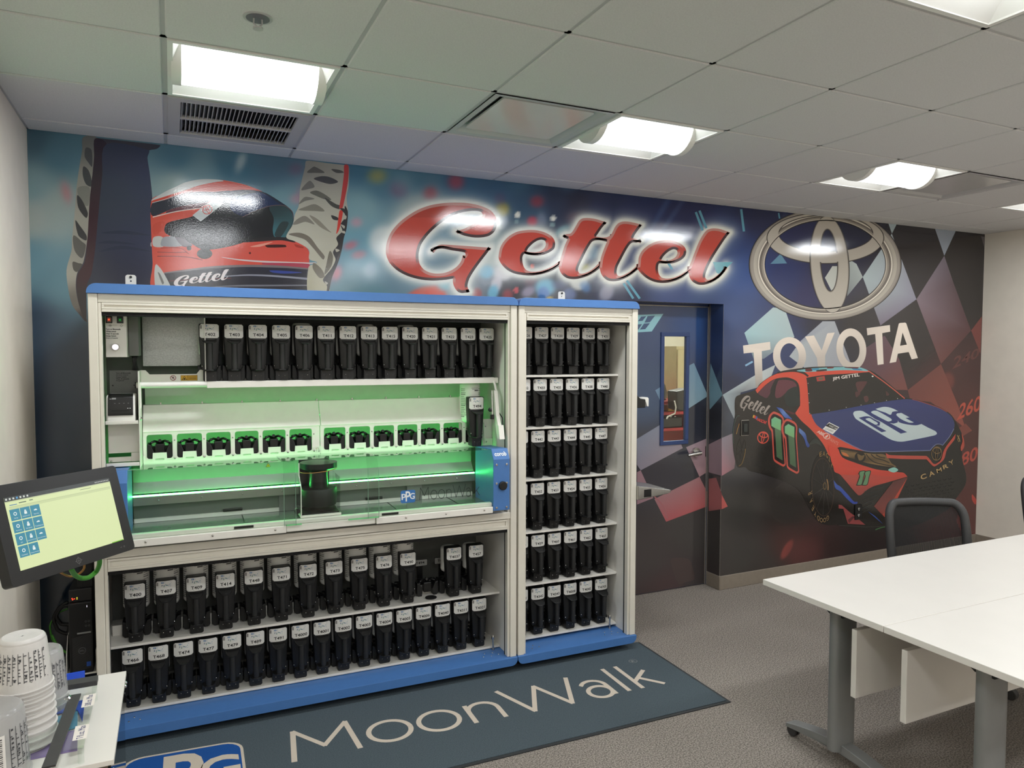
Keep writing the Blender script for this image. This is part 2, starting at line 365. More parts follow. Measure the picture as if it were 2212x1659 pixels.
# ================================================================ printed mural on the far wall and the door
ANC = """70 300 72 105 122;70 400 125 155 160;70 470 160 170 165;70 560 105 145 160;70 700 50 72 95;70 900 38 55 75;70 1100 36 53 72;100 1300 26 40 54;130 330 82 122 140;130 450 150 165 162;130 600 95 135 150;150 800 40 58 80
380 340 80 120 140;380 400 150 170 168;430 380 120 150 160;500 345 75 115 135;600 360 80 110 130;620 440 115 150 160;780 360 70 115 140;780 450 130 165 172;780 540 110 155 170;780 620 90 130 140;830 400 84 126 146
900 380 80 120 140;900 450 150 165 165;950 500 120 150 165;880 600 100 130 145;1000 390 60 100 130;1060 420 60 95 125;1050 540 150 170 170;1040 600 120 130 140;1100 620 50 52 62;1150 440 55 85 110;1200 430 50 60 85;1250 440 45 48 70;1200 560 60 66 78;1200 620 52 55 65;1130 560 70 75 85
1300 440 40 50 85;1400 450 38 48 90;1500 450 40 45 85;1400 540 44 56 100;1450 620 58 75 125;1350 640 50 55 80;1560 520 45 65 115;1600 600 60 85 140;1640 460 40 45 80;1580 680 60 82 130;1620 740 62 76 116
1600 790 44 58 92;1580 830 40 46 70;1700 600 50 60 105;1700 740 52 62 100;1580 900 70 75 85;1750 640 55 55 95;1740 520 40 44 84;1800 600 60 60 80;1830 520 38 42 66;1780 700 48 48 60;1850 700 50 46 48;1950 540 45 42 45;2080 560 48 44 45;2080 640 46 42 42;1950 750 46 42 42;2000 700 48 43 44
2090 800 74 48 48;2030 830 70 46 46;2090 860 82 52 50;2100 1000 80 48 46;2090 1100 88 45 42;2060 1150 104 50 46;1570 1000 74 72 72;1600 1100 62 60 57;1600 1200 66 63 60;1700 1100 38 35 33;1700 1170 72 48 45;1750 1190 66 38 38;1650 1230 62 56 53;1800 1200 45 28 28;1850 1210 30 22 24;1900 1190 34 24 26
1400 700 58 75 110;1500 700 45 75 125;1400 850 62 80 108;1500 900 40 44 56;1400 1000 58 56 62;1500 1150 72 68 66;1400 1200 72 66 65;1450 1270 78 62 62;1500 1250 66 60 60;1545 700 30 46 84;1545 900 46 46 52"""
ANC = np.array([[float(t) for t in e.split()] for ln in ANC.split('\n') for e in ln.split(';')])
AL = s2l(ANC[:, 2:])**(1/2.2)
def bgcol(P):
    out = np.empty((len(P), 3))
    for a in range(0, len(P), 20000):
        d2 = ((P[a:a+20000, None, :]-ANC[None, :, :2])**2).sum(-1); w = 1/(d2+22**2)**1.9
        out[a:a+20000] = (w@AL)/w.sum(1, keepdims=True)
    return out**2.2
# soft confetti, bokeh and streaks: x y rx ry angle  r g b  opacity softness
BLOB = """143 415 9 20 -15 190 120 125 .7 2;640 430 12 9 0 190 140 150 .6 2;520 350 9 20 20 190 200 200 .7 1.6;655 420 13 18 0 175 120 140 .6 2;640 365 14 12 0 120 95 120 .6 2;700 600 14 22 20 220 110 120 .8 1.4;728 590 9 15 15 230 120 130 .7 1.5
815 380 18 14 0 165 160 90 .75 1.6;862 408 17 16 0 125 80 110 .7 1.6;930 418 14 14 0 160 80 90 .8 1.5;985 392 16 16 0 165 70 85 .8 1.4;770 480 11 9 0 190 150 160 .8 1.5;757 530 14 8 -20 190 110 120 .8 1.5;775 550 14 8 -10 190 120 125 .7 1.5;830 520 32 32 0 205 210 205 .85 .7
800 585 16 18 0 185 200 210 .6 1.6;870 395 20 20 0 125 165 175 .5 2;1085 452 14 14 0 165 150 60 .9 1.2;885 575 12 10 0 170 165 90 .6 1.6;1050 555 27 34 0 200 205 195 .7 .8;905 640 40 16 -25 205 80 65 .95 .6;940 640 24 22 -20 210 70 58 .95 .5;960 615 14 12 0 110 180 195 .8 1
1118 464 6 6 0 225 225 215 1 .3;1195 472 6 6 0 225 225 215 1 .3;1116 479 5 5 0 110 140 150 .9 .4;1193 486 5 5 0 120 150 155 .9 .4;1150 478 11 10 0 180 60 80 .95 1;1160 435 14 12 0 150 60 75 .8 1.4;1080 430 12 12 0 90 80 110 .6 1.6;1240 470 16 12 0 90 70 85 .6 1.6
1215 500 18 10 -35 110 165 175 .75 1;1170 475 10 16 0 140 145 165 .6 1.5;1210 535 10 14 0 75 100 130 .5 1.5;1160 533 12 12 0 190 150 150 .6 1.6;1149 576 4 4 0 230 80 70 1 .3;1178 620 22 18 0 115 180 205 .95 .8;1085 590 20 15 15 205 200 200 .9 .7;1050 587 16 14 0 110 170 195 .9 .9
1072 615 11 18 15 190 185 190 .95 .7;1065 632 11 16 15 105 170 195 .95 .8;1030 635 10 12 0 160 70 75 .9 .8;1097 637 11 12 0 150 70 78 .9 .9;1115 627 6 6 0 185 80 88 1 .3;1141 630 15 10 -30 160 150 170 .85 1;1174 635 13 15 0 80 120 175 .95 .7;1230 636 14 14 0 100 115 155 .9 .9;1250 610 18 16 10 205 205 200 .95 .5
1264 618 10 14 -30 80 120 170 .8 .8;1145 605 12 12 0 120 80 95 .6 1.4;1187 646 8 5 0 180 150 60 .9 .7;1140 650 10 6 0 160 190 190 .8 .9;1310 633 14 18 35 140 140 160 .9 .8;1000 628 10 20 10 205 195 190 .9 .7;1265 580 10 9 0 160 150 60 .8 1.2;1280 545 14 16 0 110 145 170 .8 .9
1210 615 16 10 0 75 85 120 .7 1.2;1225 395 22 16 20 70 105 135 .6 1.5;1120 400 22 18 0 70 110 135 .6 1.6;1290 420 20 10 0 55 60 85 .5 2;1430 455 40 6 -60 75 110 165 .35 1.5;1450 470 50 5 -55 80 115 165 .3 1.5;2047 825 14 20 8 140 72 62 .55 .8;1700 1187 8 22 30 175 78 70 .75 .5;1830 1215 14 5 -30 170 60 50 .7 1;2080 925 10 10 0 100 60 55 .4 1
1740 1200 34 40 20 95 52 50 .5 1.2;2100 1000 20 60 0 95 55 50 .35 1.4;1630 1160 40 60 0 58 56 54 .4 1.2;1720 1190 30 24 0 96 56 54 .45 1.4;2078 760 12 12 0 66 46 46 .5 1.4"""
BLOB = [[float(t) for t in e.split()] for ln in BLOB.split('\n') for e in ln.split(';')]
# ---- big script lettering, traced as outlines
def X_(o, k, s): return [(o[0]+p[0]*k, o[1]+p[1]*k)+tuple(p[2:]) for p in s]
def S_(t):
    out = []
    for w in t.split():
        c = w.endswith('c'); a, b = w.rstrip('c').split(','); out.append((float(a), float(b))+((1,) if c else ()))
    return out
kG = 300/2212; kE = 280/2212
SCRIPT = {}
SCRIPT['G'] = [X_((820, 420), kG, S_('1205,593c 1400,525 1550,435 1640,335 1610,275 1480,262 1330,282 1180,330 1080,385 960,465 840,570 740,680 660,800 625,920 620,1020 640,1110 700,1190 790,1240 900,1260 1030,1250 1150,1205 1240,1140 1300,1060 1325,970c 1372,970c 1355,925 1150,890 1000,862 900,875 820,912c 870,850 940,810 1000,798 1300,815 1775,850c 1700,950 1600,1080 1500,1220 1430,1340 1402,1430 1402,1480 1435,1553c 1380,1562 1310,1570 1250,1550 1200,1490 1170,1410 1168,1340c 1050,1360 850,1372 650,1355 450,1300 280,1210 160,1090 105,960 100,850 125,730 190,590 300,460 450,340 620,240 800,175 1000,140 1200,130 1400,138 1600,180 1760,250 1840,340 1865,430 1858,520 1820,600 1740,660 1620,685 1480,683 1330,650'))]
SCRIPT['e'] = [X_((1060, 450), kE, S_('135,820 160,680 220,570 320,470 450,400 620,372 780,375 920,410 1030,470 1085,540 1100,610 1080,690 1000,750 900,790 780,805 680,798 575,775c 552,800 540,850 545,930 570,1010 620,1060 700,1082 800,1078 900,1055 1000,1015 1090,965 1180,895c 1210,960c 1080,1045 980,1090 860,1125 720,1145 560,1140 400,1110 280,1050 190,960 145,880')),
               X_((1060, 450), kE, S_('610,738c 640,680 720,600 800,550 870,535 930,560 942,620 915,680 850,730 760,750 680,748'))]
SCRIPT['t'] = [X_((1060, 450), kE, S_('1225,478c 1280,445 1360,430 1400,390 1460,290 1510,210 1570,172 1660,165 1780,180 1900,215 1978,240c 1900,330 1830,430 1795,482c 1900,498 1990,490 2080,440c 2080,590c 1985,570 1860,545 1770,550 1720,580 1640,710 1560,870 1500,1000 1490,1060 1510,1105 1560,1115 1650,1090 1760,1020 1880,900c 1900,985c 1830,1045 1740,1110 1640,1160 1500,1200 1400,1208 1300,1190 1220,1130 1175,1050 1160,985c 1190,880 1230,740 1270,620 1315,525c 1285,512'))]
SCRIPT['tt'] = [X_((1300, 450), kG, S_('120,460 160,400 210,300 260,240 330,212 420,212 540,235 640,265c 590,330 520,430 500,475c 560,495 635,520c 560,545 490,545 450,570 390,660 320,790 250,930 235,1010 245,1060 280,1080 340,1065 430,1020 520,950 585,880c 600,950c 480,1050 380,1110 280,1150 170,1162 90,1145 30,1100 -10,1040 -36,945c -15,793 32,653 83,532c 90,490'))]
SCRIPT['ee'] = [X_((1300, 450), kG, S_('580,880 590,780 640,680 740,590 860,530 1000,508 1130,515 1250,560 1320,620 1345,690 1320,770 1250,830 1150,870 1050,882 915,875c 900,905 895,980 915,1060 960,1105 1040,1120 1140,1105 1240,1065 1330,1005 1400,920c 1410,1010c 1290,1100 1180,1150 1060,1182 940,1188 820,1165 710,1110 620,1030 565,955c')),
                X_((1300, 450), kG, S_('945,822c 985,760 1060,690 1140,652 1195,670 1205,720 1170,780 1100,820 1020,835'))]
SCRIPT['l'] = [X_((1300, 450), kG, S_('1370,985c 1420,860 1480,700 1550,530 1620,410 1680,345 1760,320 1860,325 1960,355 2040,385c 1960,490 1860,640 1760,800 1690,940 1650,1050 1650,1110 1690,1140 1770,1115 1860,1050 1930,980 1975,920c 1975,970 1930,1040 1850,1120 1750,1180 1640,1215 1540,1215 1450,1170 1400,1100 1385,1030'))]
SCURVE = {k: [spline(l, 6) for l in v] for k, v in SCRIPT.items()}
def glow_dist(P):
    S = np.array([p for v in SCURVE.values() for l in v for p in l]); S2 = []
    for v in SCURVE.values():
        for l in v:
            a = np.array(l); b = np.roll(a, -1, 0)
            for t in (0, .33, .66): S2.append(a*(1-t)+b*t)
    S2 = np.concatenate(S2); out = np.full(len(P), 1e3); sel = np.where((P[:, 0] > 780) & (P[:, 0] < 1620) & (P[:, 1] > 390) & (P[:, 1] < 680))[0]
    for a in range(0, len(sel), 4000):
        i = sel[a:a+4000]; out[i] = np.sqrt(((P[i][:, None]-S2[None])**2).sum(-1).min(1))
    return out
EM = dict(c=(1600+1122*.16275, 450+750*.16275), rx=1002*.16275, ry=735*.16275)
def print_color(P3, glow=True):
    P = PX(P3); c = bgcol(P)**(1/2.2)
    for x, y, rx, ry, an, r, g, b, op, so in BLOB:
        s = np.abs(P-[x, y]).max(1) < (rx+ry)*2.2
        if not s.any(): continue
        d = P[s]-[x, y]; t = math.radians(an); u = (d[:, 0]*math.cos(t)+d[:, 1]*math.sin(t))/rx; v = (-d[:, 0]*math.sin(t)+d[:, 1]*math.cos(t))/ry
        q = np.sqrt(u*u+v*v); a = op/(1+np.exp((q-1)*6/so)); a = a[:, None]
        c[s] = c[s]*(1-a)+(s2l((r, g, b))**(1/2.2))*a
    if glow:
        d = glow_dist(P); a = np.clip(.95*np.exp(-(d/9.5)**1.6)+.28*np.exp(-(d/24)**2), 0, 1)[:, None]; c = c*(1-a)+(s2l((226, 226, 216))**(1/2.2))*a
        # printed drop shade round the ring emblem
    return c**2.2/KM
def grid_sheet(x0, x1, z0, z1, f, n_cell=.0125, skip=None):
    nx = max(1, round((x1-x0)/n_cell)); nz = max(1, round((z1-z0)/n_cell)); X, Z = np.meshgrid(np.linspace(x0, x1, nx+1), np.linspace(z0, z1, nz+1))
    P = np.array([f(a, b) for a, b in zip(X.ravel(), Z.ravel())]); w = nx+1; fs = []
    for j in range(nz):
        for i in range(nx):
            if skip and skip((X[j, i]+X[j, i+1])/2, (Z[j, i]+Z[j+1, i])/2): continue
            fs.append((j*w+i, j*w+i+1, (j+1)*w+i+1, (j+1)*w+i))
    g = G(); g.add(P, fs, np.clip(print_color(P), 0, 1)); return g
def sheet(L): return lambda x, y: Wy(x, y, -.0012-L*.0003)
def tone(r, g=None, b=None): return tuple(np.clip(s2l((r, g, b) if g is not None else r)/KM, 0, 1))
def gradc(stops):
    # stops: (x, y, r, g, b); inverse-distance blend over the shape
    A = np.array(stops, float); L = s2l(A[:, 2:])**(1/2.2)
    def f(x, y):
        w = 1/(((A[:, 0]-x)**2+(A[:, 1]-y)**2)+30); c = (w[:, None]*L).sum(0)/w.sum(); return tuple(np.clip(c**2.2/KM, 0, 1))
    return f
MUR = thing('wall_mural', 'glossy printed mural covering the far wall, racing helmet to chequered flag', 'mural', (0, 0, 0))
g = G()
for a in ((XL+.001, DX0, 0, ZC+.004), (DX0, DX1, DZ1, ZC+.004), (DX1, XR-.001, BH, ZC+.004)):
    q = grid_sheet(*a, lambda x, z: (x, -.0012, z)); g.add(q.v, q.f, q.c)
obj('background_print', g, M['mural'], MUR, col=True, label='blurred blue confetti and dark red printed background')
class Part:
    # one flat printed picture: polygons in layers of ink
    def __init__(s, base=1, plane=None): s.g = G(); s.L = base; s.plane = plane or sheet; s.cnt = 0
    def mp(s): s.cnt += 1; return s.plane(s.L+s.cnt*.04)
    def up(s, d=1): s.L += s.cnt*.04+.12*d; s.cnt = 0
    def poly(s, pts, col, n=5, holes=(), sm=True):
        if isinstance(pts, str): pts = S_(pts)
        lp = [spline(pts, n) if sm else [p[:2] for p in pts]]+[list(h) for h in holes]
        if isinstance(col, list): col = gradc(col)
        elif not callable(col): col = tone(*col)
        s.g.poly2(lp, s.mp(), col); return s
    def xp(s, o, k, t, col, n=5, sm=True): return s.poly(X_(o, k, S_(t)), col, n, sm=sm)
    def line(s, pts, w, col, closed=False, sm=True, n=6):
        if isinstance(pts, str): pts = S_(pts)
        if sm: pts = spline(pts, n, closed)
        P = np.array([p[:2] for p in pts], float); T = np.gradient(P, axis=0) if not closed else np.roll(P, -1, 0)-np.roll(P, 1, 0)
        T /= np.linalg.norm(T, axis=1, keepdims=True)+1e-9; Nn = np.stack([-T[:, 1], T[:, 0]], 1)
        ws = np.array(w if hasattr(w, '__len__') else [w]*len(P), float)
        if len(ws) != len(P): ws = np.interp(np.linspace(0, 1, len(P)), np.linspace(0, 1, len(ws)), ws)
        A = P+Nn*ws[:, None]/2; B = P-Nn*ws[:, None]/2; m = s.mp(); n_ = len(P)
        v = [m(*p) for p in A]+[m(*p) for p in B]; r = n_ if closed else n_-1
        s.g.add(v, [(i, (i+1) % n_, (i+1) % n_+n_, i+n_) for i in range(r)], tone(*col)); return s
    def ell(s, cx, cy, rx, ry, col, an=0, n=40, hole=None):
        def E(a, b): t = math.radians(an); return [(cx+a*math.cos(q)*math.cos(t)-b*math.sin(q)*math.sin(t), cy+a*math.cos(q)*math.sin(t)+b*math.sin(q)*math.cos(t)) for q in np.linspace(0, 2*PI, n, endpoint=False)]
        if isinstance(col, list): col = gradc(col)
        elif not callable(col): col = tone(*col)
        s.g.poly2([E(rx, ry)]+([E(*hole)] if hole else []), s.mp(), col); return s
    def text(s, t, TL, TR, BR, BL, col, shear=0, bold=0):
        TL, TR, BR, BL = map(np.array, (TL, TR, BR, BL)); m = s.mp()
        def mp(x, y): p = (BL*(1-x)+BR*x)*(1-y)+(TL*(1-x)+TR*x)*y; return m(*p)
        put_text(s.g, t, mp, tone(*col), shear, bold); return s
    def ring_text(s, t, cx, cy, rx, ry, a0, a1, h, w, col, inward=False, an=0):
        m = s.mp(); T = math.radians(an)
        for i, ch in enumerate(t):
            q = math.radians(a0+(a1-a0)*i/max(1, len(t)-1)); e = np.array([rx*math.cos(q), ry*math.sin(q)]); tg = np.array([-rx*math.sin(q), ry*math.cos(q)]); tg /= np.linalg.norm(tg)
            up = np.array([math.cos(q)*rx, math.sin(q)*ry]); up /= np.linalg.norm(up)
            if inward: up = -up
            else: pass
            if inward: tg = -tg
            c = np.array([cx, cy])+e
            def mp(x, y): p = c+tg*(x-.5)*w+up*(y-.5)*h; return m(*p)
            put_text(s.g, ch, mp, tone(*col))
        return s
    def done(s, name, label): return obj(name, s.g, M['mural'], MUR if s.plane is sheet else DOORP, col=True, label=label)
def emblem(P, cx, cy, rx, ry, col, an=0, lw=.14):
    P.ell(cx, cy, rx, ry, col, an, hole=(rx*(1-lw), ry*(1-lw))); t = math.radians(an)
    o = lambda a, b: (cx+a*math.cos(t)-b*math.sin(t), cy+a*math.sin(t)+b*math.cos(t))
    x, y = o(0, -ry*.42); P.ell(x, y, rx*.78, ry*.47, col, an, hole=(rx*.78-rx*lw, ry*.47-ry*lw))
    x, y = o(0, 0); P.ell(x, y, rx*.27, ry*.9, col, an, hole=(rx*.27-rx*lw*.9, ry*.9-ry*lw))
# ---- driver, sleeves and helmet
k1, o1 = 300/1106, (50, 270); P = Part(1)
P.xp(o1, k1, '480,95 600,105 1090,160 1065,190 1000,205 990,260 1010,400 1027,560 1030,700 1030,850 1045,1000 1050,1180 1060,1290 505,1290 505,1560 440,1500 395,1440 365,1340 345,1160 385,1000 390,900 410,700 425,500 445,350 470,200', (62, 62, 74))
P.xp(o1, k1, '480,95 590,105 565,300 545,450 525,700 512,900 480,1090 430,1180 420,1300 450,1450 505,1545 505,1570 440,1500 395,1440 365,1340 345,1160 385,1000 390,900 410,700 425,500 445,350 470,200', [(185, 300, 110, 112, 110), (170, 400, 150, 148, 138), (163, 470, 165, 162, 150), (150, 590, 172, 168, 155), (165, 660, 120, 114, 105), (180, 680, 60, 50, 50)])
for t, c in (('500,180 545,200 550,330 520,300 490,250', (78, 80, 82)), ('480,330 520,360 545,440 540,490 500,470 475,400', (70, 72, 74)), ('435,500 530,500 520,640 490,640 450,600', (128, 128, 120)), ('430,560 470,600 515,700 500,740 440,660', (62, 62, 64)), ('415,760 450,800 505,880 500,920 440,880', (60, 60, 62)), ('400,880 470,930 500,960 470,1060 410,1000', (92, 90, 86)), ('395,1090 440,1100 470,1110 430,1170 400,1150', (84, 80, 76))): P.xp(o1, k1, t, c)
P.xp(o1, k1, '570,110 665,150 630,400 600,700 588,860 572,1000 545,1180 520,1290 505,1300 500,1560 450,1450 425,1300 435,1190 490,1090 512,900 530,600 548,430 565,250', [(205, 330, 52, 42, 54), (200, 500, 62, 40, 50), (190, 590, 66, 38, 46), (180, 650, 52, 44, 46)])
P.xp(o1, k1, '665,150 1000,200 990,260 1010,400 1022,560 1025,700 1028,850 1042,1000 1048,1180 1058,1290 520,1290 545,1180 572,1000 600,700 630,400', [(260, 340, 56, 64, 86), (310, 380, 62, 68, 94), (250, 450, 58, 66, 78), (310, 520, 52, 58, 82), (240, 600, 46, 50, 62), (320, 605, 44, 48, 70)])
for t in ('620,860 800,840 1020,880 820,870', '600,1010 780,960 1030,1010 800,990', '590,940 700,920 900,950 720,945'): P.xp(o1, k1, t, (46, 52, 70))
P.xp(o1, k1, '1015,940 1030,930 1030,965 1015,965', (168, 165, 158)); P.xp(o1, k1, '1035,1000 1055,1040 1058,1090 1040,1100', (150, 150, 145))
k2, o2 = 400/2212, (300, 370); P.up()
P.xp(o2, k2, '150,345 300,265 430,195 600,130 760,100 950,100 1120,125 1300,170 1480,245 1700,370 1800,450 1850,560 1800,730 1840,800 1960,880 2030,950 2035,1080 2025,1450 180,1420 165,1100 150,800', [(340, 480, 205, 82, 66), (400, 560, 214, 84, 66), (560, 540, 212, 84, 68), (640, 560, 206, 80, 70), (420, 400, 200, 96, 82)])
P.xp(o2, k2, '155,340 250,280 350,225 430,190 560,130 750,95 950,100 1010,118 720,175 430,275 160,372', (200, 202, 198))
P.xp(o2, k2, '155,352 300,305 430,262 560,222 720,168 1000,120 1230,160 1100,190 900,185 700,210 430,290 160,378', (204, 78, 64))
P.xp(o2, k2, '158,382 300,345 460,290 660,245 900,245 1100,235 900,330 780,380 640,400 400,450 165,535', (48, 50, 62)); P.xp(o2, k2, '330,480 500,420 820,368 740,432 520,470 330,510', (96, 50, 62))
P.line(X_(o2, k2, S_('165,548 400,490 560,462 740,440')), 2.0, (215, 200, 190)); P.line(X_(o2, k2, S_('158,378 300,338 460,285 640,238')), 1.2, (205, 200, 195))
P.xp(o2, k2, '170,640 300,600 280,700 180,760', (196, 76, 60)); P.xp(o2, k2, '175,790 280,785 300,895 175,895', (188, 185, 178)); P.xp(o2, k2, '280,800 330,780 430,785 530,890 270,892', (150, 150, 152)); P.xp(o2, k2, '430,785 500,780 640,880 600,900 520,895', (104, 92, 100))
P.up()
P.xp(o2, k2, '303,690 330,625 420,590 620,545 700,500 900,320 1000,262 1200,222 1480,245 1700,370 1805,450 1850,560 1800,720 1750,800 1600,795 1350,822 1120,890 900,932 760,935 650,880 520,800 380,775 315,735', (34, 35, 41))
P.xp(o2, k2, '1130,325 1300,270 1480,255 1740,400 1600,415 1400,470 1240,540 1090,440', [(505, 430, 40, 58, 108), (560, 430, 58, 74, 116), (600, 440, 36, 46, 76), (530, 465, 30, 36, 58)])
P.xp(o2, k2, '1000,262 1200,222 1480,245 1740,400 1700,400 1480,262 1260,260 1120,320', (44, 48, 66)); P.line(X_(o2, k2, S_('1125,325 1250,390 1400,470')), 1.3, (150, 160, 180))
P.xp(o2, k2, '1560,425 1740,412 1830,500 1840,590 1790,720 1740,795 1625,785 1600,700 1610,560', [(600, 450, 40, 52, 58), (620, 490, 62, 88, 90), (600, 505, 66, 120, 130)]); P.xp(o2, k2, '1620,760 1700,610 1790,620 1690,790', (48, 62, 64)); P.line(X_(o2, k2, S_('1240,545 1400,470 1580,412 1740,412 1830,480 1848,570')), 1.6, (96, 78, 82))
P.xp(o2, k2, '640,525c 895,325c 1012,385c 740,600c', (196, 200, 198)); P.xp(o2, k2, '895,325c 945,285c 1065,345c 1012,385c', (58, 60, 66))
for t in ('920,318 960,300 950,330 985,345', '960,340 1000,320 1030,350 990,370'): P.line(X_(o2, k2, S_(t)), 1.4, (160, 165, 165))
emblem(P, o2[0]+818*k2, o2[1]+458*k2, 62*k2, 56*k2, (200, 82, 74), -28, .16)
P.xp(o2, k2, '1180,850 1400,800 1600,785 1780,795 1870,850 1700,825 1400,842', (44, 42, 46))
P.ell(o2[0]+785*k2, o2[1]+985*k2, 92*k2, 62*k2, (26, 25, 28)); P.ell(o2[0]+600*k2, o2[1]+918*k2, 28*k2, 28*k2, (30, 28, 30)); P.ell(o2[0]+1327*k2, o2[1]+977*k2, 13*k2, 13*k2, (80, 30, 30))
P.xp(o2, k2, '1510,885 1620,875 1750,880 1760,905 1540,910', (64, 30, 30)); P.xp(o2, k2, '1860,870 1960,900 1970,920 1880,905', (170, 62, 52)); P.xp(o2, k2, '1330,900 1500,860 1600,845 1450,900', (226, 150, 130))
for t, w in (('220,965 400,970 570,965', 1.3), ('220,1015 450,1015 620,1030 760,1060', 1.6), ('260,918 400,915 500,920 600,990', 1.1)): P.line(X_(o2, k2, S_(t)), w, (120, 48, 42))
P.xp(o2, k2, '980,1025 1200,1050 1500,1070 2030,1090 2125,1088 2030,1110 1500,1090 1200,1065', (205, 190, 185)); P.xp(o2, k2, '1480,1092 2030,1105 2030,1165 1700,1130 1470,1110', (170, 66, 82))
P.up()
P.xp(o2, k2, '310,1215 700,1175 1000,1140 1300,1130 1700,1145 2025,1175 2025,1450 380,1440 340,1300', [(400, 600, 50, 50, 56), (500, 590, 46, 46, 58), (620, 590, 34, 40, 66), (640, 620, 38, 38, 44)])
P.line(X_(o2, k2, S_('300,1215 600,1178 900,1145 1300,1130 1700,1140 2025,1165')), (2.5, 4, 5, 5, 3), (118, 108, 108))
P.line(X_(o2, k2, S_('1020,1255 1300,1240 1600,1250 2020,1285')), (2, 3.5, 4.5), (140, 140, 150)); P.line(X_(o2, k2, S_('700,1400 1100,1370 1500,1365 2020,1362')), (1, 4, 3), (110, 110, 118)); P.line(X_(o2, k2, S_('360,1310 700,1290 1100,1278')), 1.4, (110, 50, 56)); P.xp(o2, k2, '1560,1185 1750,1190 1950,1210 1740,1222 1600,1210', (52, 68, 140))
P.xp(o2, k2, '200,1115 250,1150 310,1240 380,1380 370,1440 215,1420 185,1250', (196, 194, 186)); P.xp(o2, k2, '225,1205 250,1220 300,1330 280,1350', (120, 118, 112))
k3, o3 = 200/1106, (600, 340); P.up()
P.xp(o3, k3, '345,40 600,70 800,90 845,98 852,200 845,350 822,480 838,650 822,850 790,960 770,1080 740,1200 700,1300 650,1420 620,1550 600,1660 370,1660 368,1310 470,1255 375,1215 375,1110 300,1050 200,1000 100,950 180,800 205,680 250,580 262,400 290,260 325,120', [(665, 370, 140, 138, 132), (700, 420, 176, 172, 160), (670, 480, 184, 180, 164), (650, 520, 196, 192, 174), (700, 540, 184, 178, 156), (680, 620, 176, 168, 140)])
for t, c in (('350,180 400,130 440,110 560,180 450,185', (96, 95, 92)), ('430,255 520,225 620,235 720,290 640,318 540,300', (72, 72, 74)), ('640,140 740,150 790,180 700,185', (88, 86, 84)), ('280,390 340,310 390,280 440,350 380,375', (112, 110, 106)), ('385,420 460,395 560,440 640,505 560,500 470,465', (104, 102, 94)), ('250,560 300,490 340,470 440,495 330,520', (120, 117, 110)), ('560,480 700,560 760,580 740,620 640,580', (74, 72, 70)), ('250,630 330,590 450,560 560,640 440,640', (128, 124, 112)), ('180,800 230,740 330,700 440,800 330,770 230,800', (132, 126, 116)), ('640,690 720,720 720,750 660,740', (58, 56, 58)), ('380,690 480,740 600,860 640,900 520,840 430,760', (140, 134, 120)), ('130,920 260,900 380,950 480,1080 560,1180 540,1220 420,1080 320,980', (120, 112, 100)), ('430,1260 520,1330 560,1420 500,1440 420,1330', (116, 108, 92)), ('620,1120 660,1180 640,1300 560,1400 580,1280', (110, 104, 90))): P.xp(o3, k3, t, c)
P.xp(o3, k3, '800,580 838,650 822,850 790,960 770,1080 740,1200 700,1310 650,1430 622,1550 600,1660 570,1660 590,1540 540,1460 640,1330 690,1220 660,1130 720,1040 700,960 770,880 750,800 800,720', (54, 52, 54))
for t in ('770,680 820,700 810,740 780,730', '750,800 800,820 790,850', '730,880 800,880 800,910', '690,1090 740,1110 700,1130', '560,1480 600,1500 580,1520'): P.xp(o3, k3, t, (176, 170, 156))
P.xp(o3, k3, '795,92 845,100 842,260 820,400 795,520 770,610 735,610 755,480 775,330 790,200', (190, 66, 66)); P.xp(o3, k3, '740,635 778,640 760,760 730,870 700,915 708,850 722,740', (204, 66, 58)); P.xp(o3, k3, '745,610 790,612 835,660 820,690 770,640', (58, 52, 54))
# helmet lettering: the same script, small
sb = np.concatenate([np.array(v[0]) for v in SCURVE.values()])
BW = np.array([Wy(*p, 0)[[0, 2]] for p in sb]); lo, hi = BW.min(0), BW.max(0)
def script_on(Pt, TL, TR, BR, BL, col):
    TL, TR, BR, BL = map(np.array, (TL, TR, BR, BL)); m = Pt.mp()
    for v in SCURVE.values():
        L = []
        for l in v:
            q = np.array([Wy(*p, 0)[[0, 2]] for p in l[::2]]); q = (q-lo)/(hi-lo)
            L.append([tuple((BL*(1-x)+BR*x)*(1-y)+(TL*(1-x)+TR*x)*y) for x, y in q])
        Pt.g.poly2(L, m, tone(*col))
P.up(); script_on(P, (376, 598), (495, 580), (493, 611), (375, 622), (226, 214, 208))
P.done('driver_print', 'printed cream and navy racing suit sleeves around an orange and black helmet')
